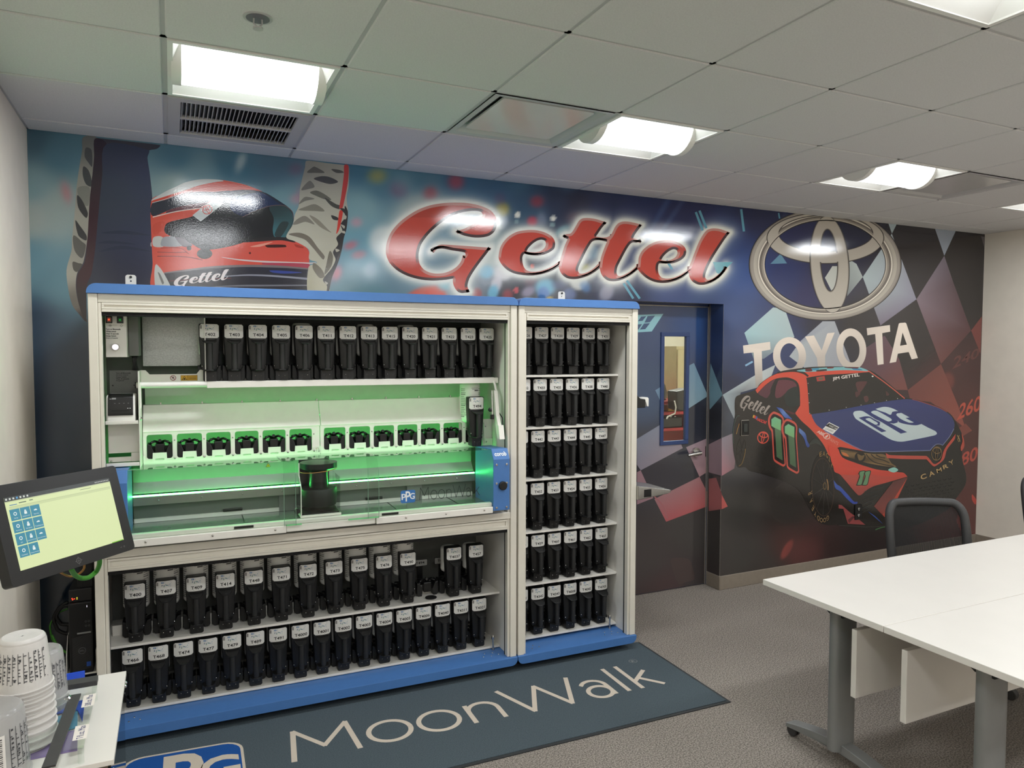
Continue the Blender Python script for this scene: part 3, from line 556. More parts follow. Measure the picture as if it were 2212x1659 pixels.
# ---- big script lettering with embossed edge
P = Part(1)
for key, loops in SCURVE.items():
    m = P.plane(2.0+.15*list(SCURVE).index(key)); m2 = P.plane(2.05+.15*list(SCURVE).index(key))
    top = lambda x, y: tone(*(np.array((196, 74, 62))*(1 if y > 470 else .92)))
    P.g.poly2(loops, m, top)
    for li, lp in enumerate(loops):
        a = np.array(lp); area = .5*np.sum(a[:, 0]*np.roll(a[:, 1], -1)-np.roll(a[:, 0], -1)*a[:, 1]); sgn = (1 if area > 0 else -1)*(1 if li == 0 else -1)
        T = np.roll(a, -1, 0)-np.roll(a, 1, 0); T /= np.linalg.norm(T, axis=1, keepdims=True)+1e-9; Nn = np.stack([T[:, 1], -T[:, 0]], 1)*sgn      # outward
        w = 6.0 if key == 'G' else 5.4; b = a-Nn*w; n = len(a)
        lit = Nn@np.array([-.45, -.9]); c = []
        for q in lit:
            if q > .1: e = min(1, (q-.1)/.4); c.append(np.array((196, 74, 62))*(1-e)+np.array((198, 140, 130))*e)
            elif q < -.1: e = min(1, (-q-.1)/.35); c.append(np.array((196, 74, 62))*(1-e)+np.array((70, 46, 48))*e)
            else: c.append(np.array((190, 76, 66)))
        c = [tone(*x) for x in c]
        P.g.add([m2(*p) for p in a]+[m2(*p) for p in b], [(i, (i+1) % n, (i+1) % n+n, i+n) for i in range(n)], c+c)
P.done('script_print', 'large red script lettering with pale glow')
# ---- chequered flag patches right of the door and round the emblem
P = Part(1)
F_L = lambda *p: list(p)
P.poly('1608,719c 1670,664c 1695,666c 1716,728c 1650,775c 1628,775c', [(1610, 715, 160, 195, 200), (1680, 690, 185, 200, 200), (1690, 730, 175, 190, 192), (1640, 770, 110, 120, 130)], sm=False)
P.poly('1561,853c 1640,805c 1675,788c 1660,830c 1600,848c 1586,905c', [(1565, 850, 150, 165, 172), (1640, 810, 190, 196, 195), (1590, 870, 140, 145, 148), (1600, 850, 120, 124, 128)], sm=False)
P.poly('1730,736c 1777,694c 1803,694c 1836,781c 1820,812c 1745,800c 1705,770c', [(1740, 730, 150, 155, 168), (1790, 700, 172, 176, 182), (1800, 740, 130, 128, 140), (1780, 790, 165, 165, 170), (1720, 770, 175, 182, 184)], sm=False)
P.poly('1850,570c 1863.7,598.4c 1830,640c 1834,560c', [(1850, 580, 190, 200, 198), (1835, 630, 120, 125, 128)], sm=False)
P.poly('1798,575c 1812,575c 1812,610c 1796,628c 1782,600c', (200, 202, 195), sm=False)
P.poly('1863.7,598.4c 1926.5,504.7c 1979.6,646.5c 1902,703c', [(1870, 600, 180, 195, 198), (1900, 560, 190, 200, 202), (1950, 590, 165, 178, 188), (1975, 645, 140, 136, 152), (1905, 695, 120, 108, 124)], sm=False)
P.poly('1918,480c 1938,482c 1926.8,504.7c', (165, 180, 185), sm=False); P.poly('2019,492c 2065,498c 2039.8,552.4c', (150, 158, 170), sm=False)
P.poly('2039.8,552.4c 2060,612c 2097.7,714c 2032.7,786.4c 2006,716c 1979.6,646.5c', [(2035, 570, 120, 112, 124), (1990, 650, 128, 112, 122), (2050, 640, 78, 58, 62), (2090, 710, 84, 54, 56), (2035, 780, 108, 66, 62)], sm=False)
P.poly('2097.7,714c 2121,683c 2118,764c', (120, 64, 60), sm=False); P.poly('2119,510c 2127,512c 2126,535c', (110, 104, 106), sm=False)
P.poly('1911,725c 1943,777c 1961,842.6c 1930,842c 1880,802c 1845,792c 1860,758c', [(1910, 730, 96, 72, 82), (1870, 770, 88, 66, 76), (1955, 840, 118, 68, 62)], sm=False)
P.poly('1961,842.6c 2032.7,786.4c 2070.5,878c 2086,926c 2060,905c 2010,868c 1966,864c', [(1970, 845, 108, 62, 58), (2030, 800, 112, 68, 62), (2060, 880, 138, 76, 66), (2080, 915, 146, 80, 70)], sm=False)
P.poly('2070,925c 2086,915c 2100,930c 2075,945c', (126, 70, 62), sm=False)
P.poly('1559,946c 1598,930c 1586,1012c 1559,1028c', [(1560, 960, 140, 132, 142), (1590, 990, 84, 80, 82), (1565, 1020, 176, 120, 128)], sm=False); P.poly('1559,1068c 1572,1094c 1559,1100c', (180, 88, 84), sm=False)
# pale dial numbers of the speedometer print
for t, q, c in (('240', ((2062, 771), (2118, 750), (2113, 772), (2057, 798)), (98, 60, 57)), ('260', ((2075, 872), (2121, 852), (2118, 886), (2066, 909)), (184, 84, 68)), ('80', ((2078, 980), (2114, 962), (2110, 993), (2076, 1008)), (176, 78, 66))): P.text(t, *q, c, bold=.03)
P.poly('2100,1068 2109,1080 2107,1090 2100,1080', (180, 66, 56)); P.poly('2070,1113 2087,1142 2080,1152 2068,1130', (168, 66, 56))
for x0, y0, x1, y1 in ((1503, 458, 1518, 498), (1511, 455, 1526, 493), (1601, 452, 1607, 500), (1347, 612, 1368, 645), (1354, 606, 1382, 645), (1440, 562, 1452, 582), (1682, 460, 1684, 472)): P.line([(x0, y0), (x1, y1)], 5 if x0 != 1682 else 3, (100, 160, 182), sm=False)
P.poly('1540,566c 1583,566c 1556,592c 1548,590c', (112, 172, 184), sm=False); P.poly('1664,570c 1686,548c 1700,569c', (100, 140, 165), sm=False)
P.line([(1610, 790), (1626, 781)], 4, (130, 170, 200), sm=False)
P.done('flag_print', 'printed chequered flag patches and red dial numbers')
# ---- ring emblem
P = Part(1); P.L = 2.4; E0 = lambda x, y: (1600+x*.16275, 450+y*.16275); k = .16275
c0 = E0(1122, 745)
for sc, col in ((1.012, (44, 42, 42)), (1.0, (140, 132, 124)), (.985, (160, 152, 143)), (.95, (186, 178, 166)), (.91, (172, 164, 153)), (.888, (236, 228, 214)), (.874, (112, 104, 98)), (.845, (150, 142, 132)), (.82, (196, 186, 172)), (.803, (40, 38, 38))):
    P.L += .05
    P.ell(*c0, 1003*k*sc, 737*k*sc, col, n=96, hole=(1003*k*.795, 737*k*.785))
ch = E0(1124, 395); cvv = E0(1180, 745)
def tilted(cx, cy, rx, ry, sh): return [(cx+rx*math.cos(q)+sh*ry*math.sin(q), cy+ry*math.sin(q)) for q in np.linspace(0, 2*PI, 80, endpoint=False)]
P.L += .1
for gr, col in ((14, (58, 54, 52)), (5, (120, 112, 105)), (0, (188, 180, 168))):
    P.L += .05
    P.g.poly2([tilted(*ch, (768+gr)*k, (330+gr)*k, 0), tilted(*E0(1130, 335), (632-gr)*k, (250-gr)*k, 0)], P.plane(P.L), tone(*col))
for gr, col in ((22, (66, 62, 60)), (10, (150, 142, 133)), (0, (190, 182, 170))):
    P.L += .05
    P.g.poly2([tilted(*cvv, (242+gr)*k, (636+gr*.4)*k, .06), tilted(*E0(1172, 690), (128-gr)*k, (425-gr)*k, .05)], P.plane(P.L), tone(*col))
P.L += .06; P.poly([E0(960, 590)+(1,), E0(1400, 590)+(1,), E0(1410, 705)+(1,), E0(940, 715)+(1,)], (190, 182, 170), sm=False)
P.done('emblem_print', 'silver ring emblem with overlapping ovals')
# ---- block lettering
P = Part(1); P.L = 3.4; kA, oA = 410/2194, (1590, 680); cr = [(1640, 745, 238, 224, 210), (1800, 720, 236, 222, 208), (1950, 720, 234, 220, 206), (1640, 790, 222, 208, 196), (1640, 830, 150, 144, 138), (1720, 800, 165, 158, 152), (1780, 792, 180, 170, 162), (1850, 792, 190, 180, 170), (1700, 740, 236, 222, 208), (1900, 780, 228, 215, 202), (1740, 730, 236, 222, 208)]
for t in ('80,355c 393,312c 398,402c 297,420c 309,830c 228,840c 202,435c 88,447c', '797,252c 900,238c 990,412c 1050,225c 1060,212c 1140,205c 1030,470c 1030,640c 950,640c 935,500c', '1510,155c 1778,118c 1782,195c 1690,212c 1706,570c 1637,580c 1608,222c 1518,237c'): P.xp(oA, kA, t, cr, sm=False)
for cx, cy, rx, ry, ix, iy in ((618, 474, 191, 216, 106, 145), (1332, 399, 173, 242, 95, 153)): P.ell(oA[0]+cx*kA, oA[1]+cy*kA, rx*kA, ry*kA, cr, n=48, hole=(ix*kA, iy*kA), an=-4)
P.poly(X_(oA, kA, S_('1880,105c 1892,95c 1955,90c 1968,100c 2102,500c 2030,515c 1995,430c 1870,450c 1850,545c 1775,558c')), cr, sm=False, holes=[[p[:2] for p in X_(oA, kA, S_('1925,205 1975,345 1895,358'))]])
P.done('block_lettering_print', 'pale block capitals standing behind the printed car')
# ---- racing car picture
P = Part(1); P.L = 4.2; kF, oF = 712/2212, (1500, 750); kB, oB = 240/2212, (1570, 840); kC, oC = 320/2212, (1800, 780); kD, oD = 260/2212, (1580, 960); kX, oX = 340/2212, (1780, 940)
OR = (204, 78, 60); DK = (40, 36, 34)
P.xp(oF, kF, '278,335 330,312 410,285 440,245 520,190 600,158 700,142 800,132 1000,130 1140,148 1200,165 1300,240 1410,335c 1500,355 1640,400 1720,450 1760,510 1795,580 1812,640 1795,700 1800,760 1825,870 1815,930 1760,1010 1700,1090 1500,1190 1300,1225 1180,1240 1000,1205 960,1190 900,1195 830,1170 770,1080 700,960 600,900 450,850 370,830 340,805 290,805 262,700 258,560 272,450 270,400', [(1600, 880, 44, 40, 38), (1700, 960, 36, 32, 32), (1900, 1060, 38, 37, 34), (1980, 1060, 40, 38, 35), (1740, 1100, 24, 21, 20), (1620, 1000, 46, 43, 40), (2040, 1020, 34, 36, 33)])
P.xp(oA, kA, '225,870c 300,785 400,715 510,668 640,652 760,655 900,638 1100,622 1300,613 1480,626 1562,660c 1300,680 1000,698 812,728c 822,800 835,960 846,1148c 870,1150c 885,1195 925,1258 1010,1318 1150,1395 1300,1475 1480,1575c 1180,1535 1170,1600 1230,1680 1090,1680 1060,1600 1010,1500 950,1420 850,1310 760,1230 682,1140c 740,1050c 738,900 725,810 690,760 600,725 500,730 420,755 330,820 245,908c', OR, n=4)
P.line(X_(oA, kA, S_('1540,655 1700,768 1850,885 1950,968')), 2.2, (190, 88, 72)); P.line(X_(oC, kC, S_('1180,570 1400,635 1600,706 1700,760')), 1.6, (150, 68, 58))
P.line(X_(oA, kA, S_('480,672 560,655 680,648 780,672 835,712')), (3, 4.5, 5, 4), (48, 40, 38))
P.xp(oA, kA, '700,645 850,622 1050,610 1300,602 1440,610 1530,650 1400,645 1250,640 1000,652 800,660', (120, 176, 180), n=4)
for t, c in (('800,630 870,622 880,650 810,655', (96, 40, 44)), ('930,640 1040,628 1050,645 930,655', (40, 42, 40)), ('1060,608 1130,604 1120,618 1050,620', (110, 36, 40)), ('1250,604 1420,606 1400,622 1260,612', (92, 38, 44)), ('1340,620 1430,625 1460,640 1360,635', (60, 120, 160)), ('880,622 960,618 940,640 880,640', (70, 140, 170))): P.xp(oA, kA, t, c)
P.up()
for t, c in (('255,905 330,822 450,745 455,760 420,850 360,960 300,940', (88, 52, 60)), ('480,770 560,752 660,770 700,830 600,880 520,950 465,962 450,920', (98, 54, 62)), ('600,870 700,830 720,900 735,1040 600,1060 560,950', (40, 46, 44)), ('455,745 490,735 480,780 430,900 400,930 400,860', (36, 32, 32)), ('560,1100 690,1140 640,1150', (82, 44, 46)), ('1390,780 1510,770 1510,790 1430,900 1395,850', (84, 52, 52)), ('1380,890 1440,905 1390,955', (78, 48, 48)), ('1475,950 1520,940 1530,990 1495,1010', (82, 50, 50)), ('1730,880 1770,920 1740,935', (76, 50, 48))): P.xp(oA, kA, t, c)
P.text('JIM GETTEL', (1798, 815), (1856, 805.5), (1857, 815), (1799, 823.5), (230, 218, 208), bold=.03)
P.poly('1763,815c 1781,812c 1783,822c 1765,824c', (170, 64, 58), sm=False); P.ell(1773.5, 818, 6, 3.4, (110, 90, 70), -8)
for x, y in ((1885, 813),): P.ell(x, y, 2, 1.6, (215, 215, 205))
for x, y in ((1745.5, 828), (1747, 850), (1748, 870), (1749, 893), (1791, 886), (1828, 880), (1860, 875), (1889, 870), (1915, 865), (1939, 861)): P.ell(x, y, .9, .9, (190, 188, 180), n=8)
# bonnet
P.poly(X_(oC, kC, S_('-328,795c 0,745 400,670 800,600 1060,570 1200,580 1400,640 1600,712 1750,812 1808,920 1800,1010 1740,1120 1632,1257c 1600,1240 1540,1240 1485,1285 1447,1332c 1100,1342 720,1350 470,1338c 200,1215 0,1105 -130,1040 -240,960 -290,890')), [(1760, 900, 58, 66, 108), (1880, 890, 52, 62, 112), (2000, 900, 56, 62, 110), (1880, 960, 50, 60, 104), (1980, 950, 48, 58, 102), (1850, 930, 46, 58, 112)])
P.line(X_(oC, kC, S_('-130,1042 0,1107 200,1217 470,1340 720,1352 1100,1344 1447,1334c 1485,1287 1540,1242 1600,1242 1632,1258c 1740,1122 1802,1010')), 1.6, (108, 116, 150))
P.up(); WH = (190, 204, 206); BL = (48, 58, 110)
P.xp(oC, kC, '298,790 318,752 400,741 450,752 530,790 605,722c 740,685 830,690 920,722 1400,985 1530,1050 1546,1088 1500,1112 1060,1200 960,1200 860,1172 740,1105 345,868', WH)
P.up()
for t, c in (('448,748c 520,735 606,712c 660,722 760,760 855,800 800,830 600,842 520,795', BL), ('380,848c 470,825 540,828 620,872 710,918 742,952 735,972 690,975 640,962c 795,1045c 722,1063c', BL), ('560,740c 640,730 760,790 860,800 900,850 975,888 975,915 930,935 850,925 832,918c 1105,1062c 1008,1083c 700,900 590,840', BL), ('1030,770c 965,748 885,758 858,790 880,850 1000,920 1130,950 1240,958 1325,937c 1145,840c 1078,850c 1195,912 1200,918 1130,918 1010,865 942,805 955,782 985,778c', BL)): P.xp(oC, kC, t, c, n=6)
P.up()
for t in ('482,860c 540,850 600,885 658,920 662,942 630,950 590,930 490,875', '562,760c 600,742 660,745 860,858 872,885 830,902 790,890 580,780', '645,720 740,690 830,692 880,715 860,800 780,770', '700,905c 745,925 742,960 720,975 640,962 690,960', '965,885c 975,915 940,935 900,935 960,915'): P.xp(oC, kC, t, WH)
# decals
P.poly('1777,927c 1791,912c 1813,923c 1799,938c', (222, 220, 214), sm=False); P.poly('1783,920c 1791,914c 1811,924c 1805,929c', (36, 36, 40), sm=False); P.text('NASCAR', (1793, 917), (1809, 925), (1806, 928), (1790, 920), (225, 222, 215)); P.text('CUP SERIES', (1785, 924), (1802, 931), (1798, 934), (1781, 927), (70, 70, 74))
P.text('ABE', (1768, 929), (1781, 936), (1778, 942), (1764, 934), (224, 190, 178), bold=.05); P.ell(1785.6, 942, 7.6, 6.8, (224, 190, 178), 30, hole=(6.2, 5.4)); P.xp(oB, kB, '1950,965 2000,915 2020,925 1990,970', (224, 190, 178)); P.text('PAINTS', (1793, 944), (1812, 956), (1809, 962), (1790, 951), (214, 140, 124))
P.text('NASCAR', (1636, 902), (1657, 910), (1655, 917), (1634, 908), (206, 66, 62), shear=.1, bold=.05)
for i, c in enumerate(((196, 160, 60), (196, 80, 50), (180, 60, 60), (50, 90, 150))): P.poly([(1627.5+i*2.2, 896+i*1, 1), (1630+i*2.2, 897+i*1, 1), (1628+i*2.2, 903+i*1, 1), (1625.5+i*2.2, 902+i*1, 1)], c, sm=False)
script_on(P, (1606, 850), (1665, 876), (1655, 905), (1595, 884), (150, 140, 132))
emblem(P, 1648.3, 945.2, 12.6, 13.4, (200, 80, 66), 12, .17)
P.up()
N1 = '822,700 822,600 850,520 920,455 970,458 1060,500 1110,545 1135,610 1130,760 1130,900 1150,1200 1172,1480 1165,1520 1130,1547 1090,1532 960,1455 925,1390 910,1150 890,860 850,790'; N2 = '862,690 864,590 930,500 1070,558 1110,620 1104,800 1152,1475 1140,1500 1110,1500 985,1425 950,1385 918,830 880,765'; N3 = '888,605c 957,555c 1080,618c 1076,830c 1112,1425c 993,1356c 955,775c 888,738c'
P2 = Part(1); P2.L = P.L
for dx, dy in ((0, 0), (29, 15.5)):
    P.L += .1; P.poly([(p[0]+dx, p[1]+dy)+tuple(p[2:]) for p in X_(oB, kB, S_(N1))], (192, 82, 70)); P.poly([(p[0]+dx, p[1]+dy)+tuple(p[2:]) for p in X_(oB, kB, S_(N2))], (34, 28, 27))
    P.poly([(p[0]+dx, p[1]+dy, 1) for p in X_(oB, kB, S_(N3))], [(1680, 950, 88, 114, 84), (1688, 990, 70, 96, 70), (1715, 960, 86, 112, 82), (1720, 1005, 68, 92, 66)], sm=False)
    P.poly([(p[0]+dx, p[1]+dy, 1) for p in X_(oB, kB, S_('888,605 957,555 1080,618 1076,832 955,778 888,738'))], [(1670, 905, 112, 178, 136), (1685, 925, 124, 170, 112), (1700, 920, 112, 178, 136), (1715, 940, 124, 170, 112)], sm=False)
P.xp(oB, kB, '985,362c 1100,395 1180,480 1300,605 1230,588 1160,575 1080,480', [(1680, 885, 52, 72, 140), (1695, 890, 110, 140, 196), (1705, 903, 60, 84, 156)]); P.xp(oB, kB, '1440,775c 1550,870 1580,930 1600,1030 1650,1130 1615,1168 1580,1130 1550,1020 1500,930 1440,860', [(1730, 930, 96, 124, 176), (1740, 955, 58, 84, 152), (1746, 962, 46, 62, 120)])
P.xp(oB, kB, '1640,1110 1720,1000 1800,1000 1900,1150 1780,1090', (50, 54, 50))
# wheels
P.ell(1782, 1052, 31, 74, (22, 19, 18), -3); P.ell(oD[0]+1682*kD, oD[1]+785*kD, 206*kD, 535*kD, (66, 48, 38), -2, hole=(198*kD, 524*kD))
for q in range(10):
    t = 2*PI*q/10+.2; P.line([(oD[0]+1715*kD+20*kD*math.cos(t), oD[1]+770*kD+50*kD*math.sin(t)), (oD[0]+1682*kD+196*kD*math.cos(t+.12), oD[1]+785*kD+515*kD*math.sin(t+.12))], 1.0, (50, 46, 44), sm=False)
P.ell(oD[0]+1715*kD, oD[1]+765*kD, 34*kD, 70*kD, (90, 72, 46), hole=(20*kD, 46*kD)); P.line(X_(oD, kD, S_('1755,640 1770,700 1778,780 1775,840')), 2, (150, 112, 70))
P.ell(oD[0]+180*kD, oD[1]+100*kD, 86*kD, 230*kD, (58, 54, 46), 6, hole=(80*kD, 222*kD))
for q in range(7): t = 2*PI*q/7; P.line([(oD[0]+200*kD, oD[1]+90*kD), (oD[0]+180*kD+80*kD*math.cos(t), oD[1]+100*kD+215*kD*math.sin(t))], .8, (56, 53, 48), sm=False)
P.ring_text('EAGLE', oD[0]+1682*kD, oD[1]+770*kD, 236*kD, 600*kD, -100, -42, 10, 5.4, (150, 118, 70)); P.ring_text('GOODYEAR', oD[0]+1682*kD, oD[1]+785*kD, 238*kD, 610*kD, 68, 170, 9.5, 6.5, (150, 122, 84), inward=False)
P.line(X_(oB, kB, S_('130,1090 125,850 160,650 210,540 260,540')), 1.5, (62, 78, 72)); P.line(X_(oB, kB, S_('190,900 215,800 250,690')), 1.6, (140, 104, 60)); P.line(X_(oB, kB, S_('240,1540 300,1490 350,1330 375,1190')), 1.6, (110, 88, 52))
# front end
P.up()
P.xp(oX, kX, '89,300c 100,360 130,440 150,515 220,550 300,640 400,760 480,842 525,835 600,770 700,715 850,672 1000,630 1172,582c 1120,530 1040,520 900,502 740,482 600,442 450,392 260,312 200,190c 150,170 60,150', [(1800, 985, 206, 72, 56), (1830, 1010, 204, 66, 52), (1900, 1020, 206, 72, 58), (1950, 1025, 190, 68, 56), (1850, 1060, 150, 66, 58)])
P.xp(oX, kX, '225,552c 420,560 560,535 720,560 1000,585 1172,582c 1000,632 850,675 700,717 600,772 525,837 480,842 400,760 300,640', [(1830, 1030, 176, 76, 66), (1860, 1060, 150, 68, 62), (1920, 1030, 186, 70, 58)])
P.xp(oX, kX, '970,652c 1172,584c 890,1192c 702,1000c', [(1940, 1040, 88, 52, 50), (1900, 1090, 112, 56, 54), (1920, 1110, 150, 66, 56)], sm=False); P.xp(oX, kX, '1176,590c 890,1192c 825,1120c 960,930c', (184, 72, 56), sm=False)
P.xp(oX, kX, '205,975c 250,985c 370,1090c 440,1140c 580,1260c 335,1245c 270,1035c 205,1030c', (142, 66, 66), sm=False); P.xp(oX, kX, '335,1190c 400,1140c 440,1142c 350,1240c', (92, 46, 48), sm=False)
P.xp(oX, kX, '135,630c 180,690 230,722 330,830 420,932 472,935c 465,962 400,962 300,872 230,792 160,745', [(1805, 1045, 56, 84, 160), (1830, 1070, 48, 76, 164), (1850, 1085, 40, 62, 150)]); P.xp(oX, kX, '620,1075c 720,1140 830,1252c 760,1195', (60, 82, 150))
for i in range(6): P.line(X_(oX, kX, S_(f'{560+i*-8},{790+i*62} {700-i*6},{755+i*52} {880-i*60},{715+i*62}')), .9, (58, 62, 60))
P.xp(oX, kX, '200,180c 225,165 440,205 560,228 700,255 870,270 960,400 1030,450 900,452 700,430 540,400 420,355 250,300', (36, 33, 30)); P.xp(oX, kX, '230,205c 430,230 570,250 700,265 860,278 950,395 1015,445 880,440 700,410 560,380 420,335 260,280', [(1820, 975, 120, 96, 64), (1850, 985, 60, 48, 34), (1890, 990, 146, 116, 74), (1920, 1000, 104, 84, 56)])
P.xp(oX, kX, '240,235c 310,255 350,300 280,285', (196, 110, 62)); P.ell(oX[0]+508*kX, oX[1]+308*kX, 78*kX, 74*kX, (34, 30, 27)); P.xp(oX, kX, '470,265 530,290 570,280 540,345 490,350', (110, 88, 58))
for t in ('590,265 640,330 720,385 980,440', '660,268 720,320 830,350 920,390', '730,275 790,310 860,320'): P.line(X_(oX, kX, S_(t)), 2.2, (46, 40, 32))
P.xp(oX, kX, '900,492 950,460 1000,455 1042,492 980,525', (140, 190, 178))
P.xp(oX, kX, '865,250c 920,278 1100,285 1440,292c 1480,330 1530,395 1565,405 1640,350 1690,200 1790,60 1850,-20c 1835,60 1730,200 1690,330 1640,385 1555,440 1520,425 1440,340c 1100,335 885,322c', (182, 78, 66)); P.xp(oX, kX, '1935,-20 1965,60 1970,160 1930,225 1920,170 1945,90', (180, 80, 66))
P.line(X_(oX, kX, S_('1870,0 1895,40 1910,90')), 2, (150, 124, 84)); P.line(X_(oX, kX, S_('1900,0 1880,60 1895,95')), 1.5, (150, 124, 84))
emblem(P, oX[0]+1582*kX, oX[1]+258*kX, 74*kX, 100*kX, (118, 96, 66), 6, .12)
for ch, q in zip('CAMRY', (((1350, 560), (1430, 535), (1448, 600), (1365, 632)), ((1468, 520), (1535, 495), (1558, 555), (1482, 588)), ((1575, 480), (1645, 452), (1658, 505), (1590, 535)), ((1663, 430), (1735, 395), (1752, 455), (1680, 482)), ((1745, 375), (1812, 340), (1822, 412), (1790, 420)))):
    P.text(ch, *[(oX[0]+a*kX, oX[1]+b*kX) for a, b in q], (176, 146, 100), bold=.04)
for sx in (0, 78):
    for t, c in (('500,505c 580,500 560,590 530,700 450,708c 490,590 495,560 480,545', (30, 27, 25)), ('505,515c 570,508 550,590 525,692 465,698c 505,590 505,560 498,550', (98, 136, 98))): P.poly([(p[0]+sx*kX, p[1])+tuple(p[2:]) for p in X_(oX, kX, S_(t))], c)
P.line(X_(oX, kX, S_('720,1330 800,1300 900,1280')), 2, (70, 110, 70)); P.line(X_(oX, kX, S_('200,1265 420,1280 600,1290 800,1280 960,1250')), 1.2, (60, 58, 54))
for i in range(9):
    for j in range(7):
        x = 1150+i*75+(j % 2)*36; y = 720+j*48-i*14; P.line(X_(oX, kX, S_(f'{x},{y} {x+22},{y+14} {x+46},{y-4}')), .7, (56, 56, 50), n=2)
P.done('race_car_print', 'printed orange, blue and black racing car numbered 11')
# ---------------------------------------------------------------- door, frame, jamb with print
DOOR = thing('door_1', 'printed blue door with narrow window beside the paint cabinet', 'door', (0, 0, 0)); DOOR['kind'] = 'structure'
DOORP = DOOR; LX0, LX1, LZ1 = DX0+.025, 3.652, 2.105; wx0, wx1, wz0, wz1 = 3.247, 3.454, 1.112, 1.890
def frame_box(g, a, b, c, d, y0, y1, w):   # rectangular surround around a hole a..b, c..d
    g.box(a-w, y0, c-w, b+w, y1, c).box(a-w, y0, d, b+w, y1, d+w).box(a-w, y0, c, a, y1, d).box(b, y0, c, b+w, y1, d)
g = G(); g.box(LX0, DY, .006, wx0, DY+.022, LZ1).box(wx1, DY, .006, LX1, DY+.022, LZ1).box(wx0, DY, .006, wx1, DY+.022, wz0).box(wx0, DY, wz1, wx1, DY+.022, LZ1); obj('door_leaf', g, M['doorblue'], DOOR)
dsheet = lambda L: (lambda x, y: Wy(x, y, DY-.0012-L*.0003))
g = grid_sheet(LX0, LX1, .008, LZ1-.002, lambda x, z: (x, DY-.0012, z), .014, skip=lambda x, z: wx0 < x < wx1 and wz0 < z < wz1); obj('door_print', g, M['mural'], DOOR, col=True, label='blue fading to dark red printed film')
P = Part(1, dsheet); n_ = dict(sm=False)
P.poly('1415.5,843c 1433,832c 1433,880c', [(1420, 843, 108, 138, 165), (1432, 870, 100, 122, 140)], **n_); P.poly('1482,793c 1499,784c 1527,850c 1527,857c 1482,886c', [(1490, 790, 105, 135, 158), (1525, 850, 122, 150, 165), (1482, 880, 126, 148, 158)], **n_)
P.poly('1376,948c 1431,914.6c 1431,957c 1470,957c 1475,968c 1384,1016c 1376,1004c', [(1380, 950, 118, 124, 142), (1430, 920, 128, 132, 148), (1400, 1000, 136, 128, 140), (1465, 965, 146, 132, 140)], **n_)
P.poly('1482,966c 1527,947c 1527,1020c 1511,1030c', [(1485, 968, 150, 132, 140), (1525, 955, 152, 130, 138), (1515, 1025, 165, 130, 134)], **n_)
P.poly('1413.5,1078c 1511,1030c 1527,1062c 1527,1094c 1439,1127c', [(1420, 1080, 152, 112, 116), (1510, 1035, 160, 118, 120), (1525, 1090, 182, 98, 98), (1440, 1122, 172, 88, 92)], **n_)
P.poly('1376,1020c 1384,1016c 1411,1076c 1376,1090c', (148, 116, 124), **n_)
P.poly('1376,680c 1433,678c 1408,716c 1376,718c', (140, 190, 200), **n_); P.poly('1385,684c 1396,683c 1388,693c 1378,694c', (60, 84, 120), **n_); P.poly('1399,683c 1415,682c 1404,696c 1392,697c', (60, 84, 120), **n_); P.poly('1376,701c 1387,700c 1379,712c 1376,712c', (60, 84, 120), **n_); P.poly('1391,699c 1404,698c 1394,711c 1382,712c', (60, 84, 120), **n_)
P.poly('1449,1210 1470,1205 1490,1210 1500,1250 1480,1258 1465,1262', (78, 66, 64)); P.line('1400,1060 1430,1090 1442,1120', 3, (160, 100, 104))
P.done('flag_print', 'pale blue to pink chequered patches')
g = G(); frame_box(g, wx0+.005, wx1-.005, wz0+.005, wz1-.005, DY-.010, DY+.012, .03); obj('window_frame', g, mat('window_bead', (46, 66, 112), .4, noise=.02, nscale=20), DOOR, bevel=.003)
g = G(); g.box(wx0, DY+.004, wz0, wx1, DY+.009, wz1); obj('window_glass', g, M['pane'], DOOR)
g = G(); g.cyl((3.548, DY-.002, 1.022), (3.548, DY-.022, 1.022), .034, n=28); obj('rose', g, M['steel'], DOOR, smooth=40, label='round brushed handle rose')
g = G(); g.cyl((3.548, DY-.02, 1.02), (3.548, DY-.06, 1.02), .014, n=16); g.tube([(3.556, DY-.058, 1.02), (3.52, DY-.06, 1.018), (3.47, DY-.06, 1.012), (3.44, DY-.058, 1.008)], [.017, .016, .012, .01], 10); obj('lever_handle', g, M['steel'], DOOR, smooth=50, label='brushed lever handle')
g = G(); g.box(LX1-.006, DY-.003, .98, LX1+.0005, DY+.01, 1.06); obj('latch_plate', g, M['black'], DOOR)
# jamb and stop
g = G(); g.box(DX0, .003, 0, DX0+.022, .2, DZ1).box(LX1+.003, DY-.001, 0, DX1, .2, DZ1).box(DX0, DY-.001, LZ1+.003, DX1, .2, DZ1); obj('trim_2', g, M['doorblue'], kind='structure')
g = G(); g.box(LX1+.0005, DY-.006, 0, LX1+.006, DY-.001, LZ1+.006).box(DX0+.02, DY-.006, LZ1+.001, LX1+.006, DY-.001, LZ1+.0055).box(DX1-.0025, DY-.012, 0, DX1-.0005, DY-.004, DZ1-.002); obj('trim_3', g, mat('bare_edge', (168, 160, 150), .4, metal=.4, noise=.03, nscale=40), kind='structure')
q = grid_sheet(0.0, DY-.004, BH, DZ1-.001, lambda a, z: (DX1-.0012, a, z), .014); q2 = grid_sheet(DX0, DX1, 0, DY-.004, lambda a, y: (a, y, DZ1-.0012), .014); q.add(q2.v, q2.f, q2.c)
jm = lambda x, y: Wx(x, y, DX1-.0018)
